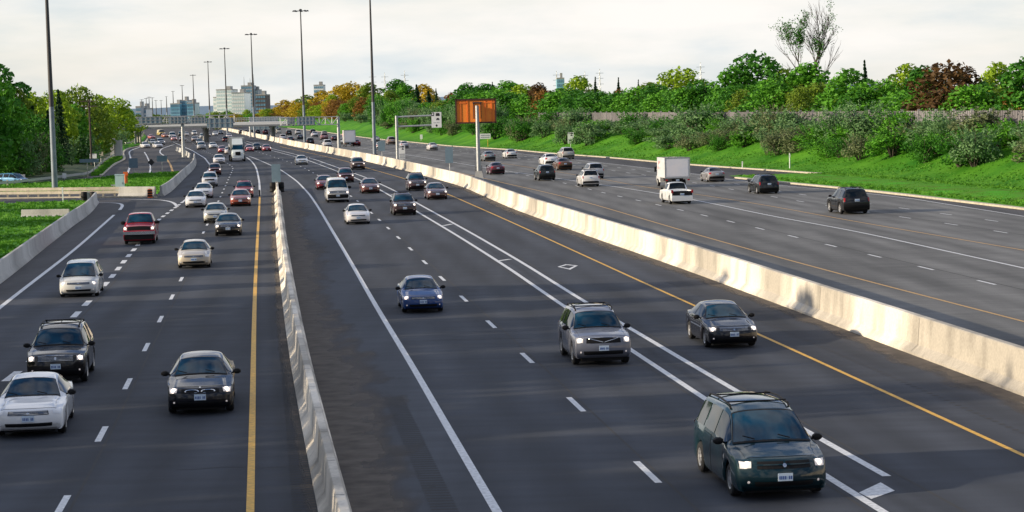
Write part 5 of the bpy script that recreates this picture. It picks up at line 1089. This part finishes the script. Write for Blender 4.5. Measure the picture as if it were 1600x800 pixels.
def make_truck_box(rgbcab, box=(2.35, 4.6, 2.3), semi=False, rear=False):
    r = empty('truck', (0, 0, 0)); W_ = 1.22 if semi else 1.0
    zb = 1.15 if semi else .95; L_ = (3.2+box[1]) if semi else (2.3+box[1]); y0 = -L_/2
    m = MB(); st = ([(0, .9, .95, .55), (.12, 1.55, .95, .5), (1.35, 1.85, 1.02, .5), (1.36, 1.9, 1.02, .5), (1.9, 2.75, .92, .5), (3.1, 2.85, .95, .5)] if semi else [(0, .75, .88, .4), (.08, 1.2, .9, .4), (.75, 1.35, .94, .4), (.8, 1.38, .95, .4), (1.4, 2.05, .84, .4), (2.15, 2.1, .86, .4)])
    V = []
    for y, zt, w_, z0 in st: V += [(-w_, y0+y, z0), (-w_*1.02, y0+y, z0+(zt-z0)*.55), (-w_*.9, y0+y, zt-.06), (-w_*.6, y0+y, zt), (w_*.6, y0+y, zt), (w_*.9, y0+y, zt-.06), (w_*1.02, y0+y, z0+(zt-z0)*.55), (w_, y0+y, z0)]
    n = len(st); m.add(V, [(i*8+j, (i+1)*8+j, (i+1)*8+j+1, i*8+j+1) for i in range(n-1) for j in range(7)]+[tuple(range(8)), tuple((n-1)*8+j for j in range(8))[::-1]]); m.build('cab', paint(rgbcab), r, True)
    # windscreen on the sloping face between stations 3 and 4
    a, b = st[3], st[4]; m = MB(); V = []
    for f, w_ in ((.08, a[2]*.92), (.94, b[2]*.84)):
        y = y0+a[0]+(b[0]-a[0])*f; z = a[1]+(b[1]-a[1])*f
        V += [(-w_, y-.03, z+.02), (w_, y-.03, z+.02)]
    m.add(V, [(0, 1, 3, 2)]); m.build('windscreen', M['glass2'], r)
    for sg in (-1, 1):
        m = MB(); zc = (st[3][1]+st[5][1])/2-.15; m.box((sg*(st[4][2]+.06), y0+st[4][0]+.25, zc), (.05, .75, .55)); m.build('side_window', M['glass'], r)
        m = MB(); m.box((sg*(W_+.12), y0+st[3][0]+.15, st[3][1]+.25), (.18, .12, .5)); m.tube([(sg*.9, y0+st[3][0]+.2, st[3][1]+.1), (sg*(W_+.1), y0+st[3][0]+.2, st[3][1]+.1)], .025, 5); m.build('mirror', M['trim'], r)
        m = MB(); m.box((sg*.74, y0-.02, st[0][1]+.05), (.26, .06, .18)); m.build('headlight', M['lamp_off'], r)
        m = MB(); m.box((sg*(box[0]/2-.12), L_/2+.02, .75), (.2, .04, .14)); m.build('tail_light', M['tail'], r)
    m = MB(); m.box((0, y0-.03, (st[0][1]+st[1][1])/2+.12), (.85 if semi else 1., .08, (st[1][1]-st[0][1])*.9)); gg = m.build('grille', M['trim'], r)
    m = MB(); m.box((0, y0-.02, .55), (2*st[0][2]+.05, .18, .28)); m.build('bumper', M['chrome'] if semi else M['trim'], r)
    if semi:
        m = MB(); P = [(-.9, y0+2.0, 2.8), (.9, y0+2.0, 2.8), (.9, y0+3.1, 2.8), (-.9, y0+3.1, 2.8), (-.85, y0+2.75, 3.75), (.85, y0+2.75, 3.75), (.85, y0+3.1, 3.8), (-.85, y0+3.1, 3.8)]
        m.add(P, [(0, 1, 5, 4), (1, 2, 6, 5), (2, 3, 7, 6), (3, 0, 4, 7), (4, 5, 6, 7)]); m.build('roof_fairing', paint(rgbcab), r)
    yb0 = L_/2-box[1]; m = MB(); m.box((0, yb0+box[1]/2, zb+box[2]/2), (box[0], box[1], box[2])); bx = m.build('cargo_box', paint((.86, .87, .89)) if not semi else paint((.32, .33, .34)), r)
    m = MB()
    for sx in (-1, 1):
        for yy2 in (L_/2,): m.box((sx*box[0]/2, yy2, zb+box[2]/2), (.09, .09, box[2]+.04))
    for yy2 in (L_/2,):
        for z_ in (zb, zb+box[2]): m.box((0, yy2, z_), (box[0]+.06, .09, .09))
    m.build('box_frame', M['galv'], bx)
    if not semi:
        m = MB(); m.box((0, L_/2+.03, zb+box[2]*.5), (box[0]*.86, .03, box[2]*.86)); dr = m.build('rear_door', M['truckdoor'], bx)
        m = MB(); m.box((-box[0]/2-.012, yb0+1.0, zb+box[2]*.62), (.02, 1.3, .75)); m.build('side_lettering', M['redprint'], bx); m = MB(); m.box((box[0]/2+.012, yb0+1.0, zb+box[2]*.62), (.02, 1.3, .75)); m.build('side_lettering', M['redprint'], bx)
    m = MB(); m.box((0, .2, .72), (1.1, L_*.9, .35)); m.build('chassis', M['trim'], r)
    for ya in ((y0+1.0, L_/2-1.2) if not semi else (y0+1.1, y0+3.6, L_/2-2.0, L_/2-.9)):
        for sg in (-1, 1): wheel(r, r, sg*((box[0] if semi else 2.0)/2-.17), ya, .48 if semi else .38, .28 if semi else .24)
    if not semi: plate(r, L_/2+.05, .72, 1)
    return r, L_
M['redprint'] = mat('red_print', (.70, .72, .74), .5, col2=(.65, .03, .02), scale=2.2, detail=1)
M['truckdoor'] = mat('printed_door', (.78, .80, .88), .4, .05, 1.3, col2=(.88, .86, .90), detail=2)

ROADREF = {'A': 'AY', 'B': 'BD', 'D': 'D', 'G': 'AL'}
PROTOS = {}
def get_car(kind, rgb, metal, lit, lod, gs='bars'):
    key = (kind, lit, lod, gs)
    if key not in PROTOS:
        o = make_car(kind, rgb, metal, lit, detail=lod, gs=gs); PROTOS[key] = o; return o, True
    src = PROTOS[key]; c = copy_obj(src, None)
    for ch in c.children:
        if ch.name.startswith('body'): ch.material_slots[0].link = 'OBJECT'; ch.material_slots[0].material = paint(rgb, metal)
    return c, False
NAMES = {'sedan': 'sedan', 'coupe': 'coupe', 'suv': 'sport_utility', 'minivan': 'minivan', 'cabvan': 'minivan', 'van': 'van', 'pickup': 'pickup_truck', 'smallpickup': 'pickup_truck'}
CATS = {'sedan': 'car', 'coupe': 'car', 'suv': 'sport utility', 'minivan': 'minivan', 'cabvan': 'minivan', 'van': 'van', 'pickup': 'pickup truck', 'smallpickup': 'pickup truck'}
GRP = {'A': 'cars on the left carriageway', 'B': 'cars on the express lanes', 'D': 'cars driving away on the right carriageway', 'C': 'cars on the far ramp', 'G': 'cars on the far ramp'}
def put(kind, px, py, road, rgb, label, metal=0., lit=True, s=1., yaw=0., gs='bars'):
    p = G(px, py); lod = ppm(px, py) > 15
    if road == 'C': t = Vector((-.35, 1, 0)).normalized()
    else: t = tangent(ROADREF[road], p[1])
    away = road == 'D'
    r, first = get_car(kind, rgb, metal, lit and not away, lod, gs)
    L_ = SPEC[kind]['L']*s; c = Vector((p[0], p[1], 0))+t*(L_/2-.85*s); rz = math.atan2(-t.x, t.y)+(math.pi if away else 0)+R(yaw)
    if road in 'DB' or True: r.location = (c.x, c.y, .008)
    r.rotation_euler = (0, 0, rz); r.scale = (s, s, s); r.name = NAMES[kind]; tag(r, label, CATS[kind], GRP[road]); return r
BLK, WHT, SLV, GRY = (.008, .008, .009), (.72, .72, .72), (.42, .43, .44), (.12, .125, .135)
RED, DRED, BEI, BLU = (.38, .012, .02), (.10, .012, .018), (.50, .44, .35), (.02, .06, .20)
put('minivan', 1212, 772, 'B', (.003, .024, .033), 'dark teal minivan with roof rack, nearest vehicle at the lower right', .3, True, gs='cross')
put('suv', 938, 568, 'B', (.17, .18, .22), 'grey sport utility straddling the double white line in mid road', .5, True, 1.0, gs='vee')
put('sedan', 1140, 541, 'B', (.008, .008, .012), 'black sedan beside the yellow line near the median, headlights on', .2, True, .97, gs='thin')
put('sedan', 660, 487, 'B', (.02, .06, .20), 'dark blue sedan alone in the first express lane', .3, True, .94)
put('sedan', 315, 643, 'A', (.008, .008, .012), 'black sedan nearest the yellow line on the left carriageway', .2, True, 1.02, gs='twin')
put('coupe', 48, 678, 'A', (.78, .78, .78), 'white coupe in the lower left corner', 0, False, 1.02, 1)
put('suv', 92, 597, 'A', (.012, .010, .010), 'black sport utility right behind the white coupe', .2, True, 1.0, gs='thin')
put('cabvan', 125, 463, 'A', (.62, .62, .60), 'white minivan with dark lower bumper driving on the merge line', 0, True, .90)
put('sedan', 304, 418, 'A', BEI, 'beige sedan alone in the middle of the left carriageway', .3, False, .98)
put('pickup', 219, 381, 'A', (.42, .012, .035), 'red pickup truck on the merging dashes', 0, True, 1.0, gs='none')
put('sedan', 357, 368, 'A', BLK, 'black sedan with bright headlights beside the silver one', .2)
put('sedan', 337, 348, 'A', (.40, .39, .34), 'silver beige sedan partly hidden behind the black one', .4)
put('sedan', 376, 322, 'A', (.24, .05, .03), 'reddish brown sedan with lit headlights below the maroon sport utility', .2)
put('suv', 382, 309, 'A', (.30, .03, .05), 'maroon sport utility above the reddish brown sedan', 0, True, .95)
put('sedan', 306, 324, 'A', WHT, 'white sedan nearest the gore point at left', 0, False)
put('sedan', 318, 309.5, 'A', (.62, .63, .65), 'second white sedan in the left queue, behind the first', 0, False)
put('suv', 328, 291.5, 'A', (.6, .6, .63), 'silver white sport utility in the left queue', .2, False, .95)
put('suv', 336, 273.5, 'A', (.15, .04, .04), 'dark red small sport utility in the left queue', .2, True, .9)
put('sedan', 342.5, 256, 'A', (.7, .68, .7), 'white sedan left of the white lorry', 0, False, 1.05)
put('van', 528, 316, 'B', WHT, 'white full size van in the first express lane', 0, True, 1.0)
put('sedan', 559.5, 350, 'B', (.70, .68, .68), 'white sedan right of the big gore line ahead of the van', 0, False, .97)
put('suv', 632, 336, 'B', (.05, .03, .035), 'dark sport utility with bright headlights next to the double line', .3, True, .98)
put('sedan', 579, 302, 'B', (.14, .05, .045), 'dark red sedan right of the white van', .3)
put('sedan', 508, 296, 'B', (.15, .02, .03), 'maroon sedan half hidden behind the white van', .2)
put('suv', 541, 285, 'B', (.10, .02, .03), 'dark maroon sport utility behind the white van at right', .2, True, .95)
put('suv', 560, 265, 'B', (.22, .14, .11), 'brown sport utility beside the yellow line under the median', .3, True, .98)
put('suv', 652, 297.5, 'B', (.08, .05, .06), 'dark sport utility beside the median with pink tinted lights', .3, True, 1.0)
put('sedan', 683, 311.5, 'B', (.10, .05, .05), 'dark sedan nearest the median ahead of the dark sport utility', .3, True, 1.02)
put('sedan', 472, 257.5, 'B', (.68, .68, .66), 'small white sedan left of the double line far up the express lanes', 0, False, 1.0)
put('sedan', 417, 236.5, 'B', (.30, .04, .06), 'red sedan rightmost of three beside the white lorry', .1)
put('suv', 402, 235.5, 'B', (.10, .11, .12), 'dark grey sport utility, middle one of three beside the lorry', .2, True, .95)
put('sedan', 390, 237, 'B', (.45, .12, .16), 'pinkish red sedan next to the right side of the white lorry', .1)
put('sedan', 348, 239, 'A', (.32, .03, .05), 'red sedan left of the white lorry', .1, True)
put('sedan', 358.5, 241, 'A', (.6, .55, .55), 'pale sedan tucked behind the left side of the lorry', 0, False)
put('sedan', 333, 232, 'A', WHT, 'white sedan up the left carriageway beside the red one', 0, False)
FAR = [('suv', 315, 234, 'A', (.5, .5, .52), 'silver sport utility right of the gantry column', .3), ('sedan', 312, 226, 'A', BLK, 'dark car just behind the silver one near the gantry column', .2), ('sedan', 304.5, 221, 'A', (.25, .2, .2), 'small dark brown car left of the column of cars', .2), ('sedan', 353, 221.5, 'A', DRED, 'small dark red car behind the lorry at left', .1), ('sedan', 358, 216, 'A', (.6, .5, .5), 'pale pink small car near the median end', 0),
 ('suv', 317, 217, 'A', SLV, 'silver far car under the right part of the left gantry', .3), ('sedan', 325, 214, 'A', (.35, .25, .18), 'tan far car right of the silver far one', .1), ('suv', 304, 211.5, 'A', WHT, 'white far car under the overpass', 0), ('sedan', 336.5, 212, 'A', WHT, 'rightmost white far car under the overpass', 0), ('van', 269.5, 217, 'A', (.6, .64, .7), 'white van far away left of the gantry column', 0), ('suv', 283, 213, 'A', BLK, 'black far car beside the white van', .2), ('sedan', 285, 221, 'A', DRED, 'dark red far car with lights beside the gantry column', .1), ('sedan', 272, 220, 'A', (.5, .2, .2), 'pinkish far car in front of the white van', 0), ('sedan', 291, 213, 'A', (.6, .55, .5), 'pale far car between column and black car', 0), ('sedan', 345, 210, 'A', BLK, 'small black far car next to the overpass pier', .2),
 ('sedan', 228.5, 231.5, 'C', WHT, 'white car leftmost on the far ramp', 0), ('sedan', 240.5, 226.5, 'C', (.65, .65, .62), 'second white car on the far ramp', 0), ('sedan', 248, 231.5, 'C', (.6, .6, .62), 'silver car front right on the far ramp', .2), ('suv', 252, 226.5, 'C', (.66, .66, .68), 'white sport utility behind the silver car on the far ramp', 0), ('sedan', 238, 217, 'C', (.5, .12, .12), 'reddish car farthest left on the far ramp', 0), ('van', 253, 212, 'C', (.55, .42, .12), 'yellowish van at the top of the far ramp', 0), ('sedan', 259, 215, 'C', (.4, .12, .05), 'orange red car at the top of the far ramp', 0)]
for k_, px, py, rd, c, lb, mt in FAR: put(k_, px, py, rd, c, lb, mt, lit=(random.random() < .4), s=1.05)
DC = [('suv', 1334, 334, BLK, 'black sport utility, nearest vehicle on the right carriageway', .2, 1.08), ('minivan', 1199, 302.5, (.01, .012, .013), 'black minivan on the right carriageway beyond the black sport utility', .2, .95), ('sedan', 1118, 284, (.28, .27, .28), 'silver sedan by the nose of the grass field on the right', .5, 1.0),
 ('smallpickup', 1063, 318.5, (.74, .76, .78), 'white pickup truck following behind the white box truck', 0, 1.0), ('suv', 922, 291.5, (.70, .70, .70), 'white sport utility in front of the silver one', 0, .98), ('suv', 930, 279, (.42, .42, .44), 'silver sport utility half hidden behind the white one', .4, 1.0), ('suv', 854, 282, (.012, .016, .016), 'black sport utility left of the brown wagon', .2, 1.0),
 ('sedan', 882, 266, (.11, .055, .03), 'brown wagon right of the black sport utility', .2, 1.05), ('sedan', 861, 259, (.8, .8, .82), 'white car beyond the brown wagon', 0, 1.12), ('suv', 887, 249, (.45, .44, .42), 'silver sport utility beneath the small roadside lane sign', .3, 1.05), ('sedan', 777, 272.5, (.09, .02, .035), 'dark maroon sedan right of the orange sign post', .2, 1.0), ('sedan', 765, 251.5, (.2, .22, .23), 'grey sedan beyond the maroon one', .3, 1.0), ('sedan', 799, 247.5, WHT, 'white sedan by the far edge line', 0, 1.0),
 ('sedan', 677, 235, (.72, .7, .72), 'white car under the cantilever arm sign', 0, 1.0), ('suv', 612, 226, (.38, .28, .24), 'tan sport utility left of the cantilever post', .2, 1.05), ('sedan', 632, 232, (.5, .5, .55), 'pale car hidden behind the small lane sign', 0, 1.0), ('sedan', 594, 234, WHT, 'white car behind the blue-grey sign back', 0, 1.0), ('sedan', 588, 222, (.6, .6, .62), 'pale far car right beside the second mast', 0, 1.0),
 ('suv', 512, 231, (.70, .71, .73), 'white sport utility left of the gantry column', 0, 1.05), ('suv', 485, 226.5, BLK, 'black sport utility right of the third mast', .2, 1.0), ('suv', 442, 219.5, (.6, .6, .66), 'white car farthest left by the median wall', 0, 1.0), ('sedan', 454.5, 222.5, BLK, 'black car by the median wall beyond the third mast', .2, 1.05), ('sedan', 469.5, 218, GRY, 'dark grey car left of the third mast', .3, 1.0), ('sedan', 492, 214.5, (.6, .62, .68), 'silver car right of the third mast', .3, 1.15), ('suv', 489, 209.5, BLK, 'black far car behind the silver one', .2, 1.0), ('suv', 507, 213.5, (.4, .33, .3), 'tan far car beside the white kerb', .2, 1.0), ('suv', 507, 218.5, (.32, .18, .2), 'pinkish brown car ahead of the white sport utility', .2, 1.1), ('sedan', 523, 220.5, (.05, .015, .02), 'dark maroon car left of the gantry column', .2, 1.0), ('sedan', 534.5, 226.5, (.6, .58, .56), 'silver car right behind the gantry column', .3, 1.05), ('sedan', 557, 228.5, (.28, .02, .03), 'red car right of the white box truck far away', .1, 1.05),
 ('suv', 451.5, 211.5, BLK, 'black far sport utility in the row left of the mast', .2, 1.05), ('suv', 466, 210.5, (.5, .52, .55), 'silver far sport utility in the row left of the mast', .3, 1.05), ('suv', 426.5, 209, (.4, .36, .34), 'tan far car, second in the far row', .2, 1.0), ('suv', 415, 210, (.08, .015, .02), 'dark red far car at the foot of the thin mast', .1, 1.05), ('suv', 403, 209.5, BLK, 'black far car beside the gantry column base', .2, .95), ('suv', 394, 209.5, BLK, 'black far car left of the gantry column base', .2, .9), ('suv', 384.5, 210, (.02, .02, .02), 'dark far car near the end of the median wall', .2, .95), ('suv', 377, 209.5, (.03, .02, .03), 'dark far car at the very end of the median wall', .2, .9), ('van', 436, 208.5, (.6, .6, .55), 'pale far van in the far row', 0, .9)]
for k_, px, py, c, lb, mt, s_ in DC: put(k_, px, py, 'D', c, lb, mt, False, s_)
# box trucks and the lorry
def put_truck(px, py, road, box, label, semi=False, cab=(.74, .75, .76)):
    r, L_ = make_truck_box(cab, box, semi); p = G(px, py); t = tangent(ROADREF[road], p[1]); c = Vector((p[0], p[1], 0))+t*(L_/2-1.)
    r.location = (c.x, c.y, .008); r.rotation_euler = (0, 0, math.atan2(-t.x, t.y)+(math.pi if road == 'D' else 0)); r.name = 'box_truck' if not semi else 'lorry'; tag(r, label, 'truck'); return r
put_truck(1056, 293, 'D', (2.35, 4.4, 1.9), 'white box truck with red print on its side and a faded printed rear door')
put_truck(546.5, 229, 'D', (2.4, 4.6, 2.6), 'small white box truck far away behind the gantry column')
put_truck(372, 252.5, 'B', (2.5, 7.5, 2.75), 'white lorry with a grey box trailer at the far split of the lanes', True, (.74, .80, .80))
# parked blue car at far left
r, _ = get_car('cabvan', (.08, .22, .38), .2, True, False); p = G(12, 290); r.scale = (.85, .85, .8); r.location = (p[0], p[1]+3, .05); r.rotation_euler = (0, 0, R(60)); r.name = 'minivan'; tag(r, 'pale blue car behind the ramp guardrail at the left edge', 'car')
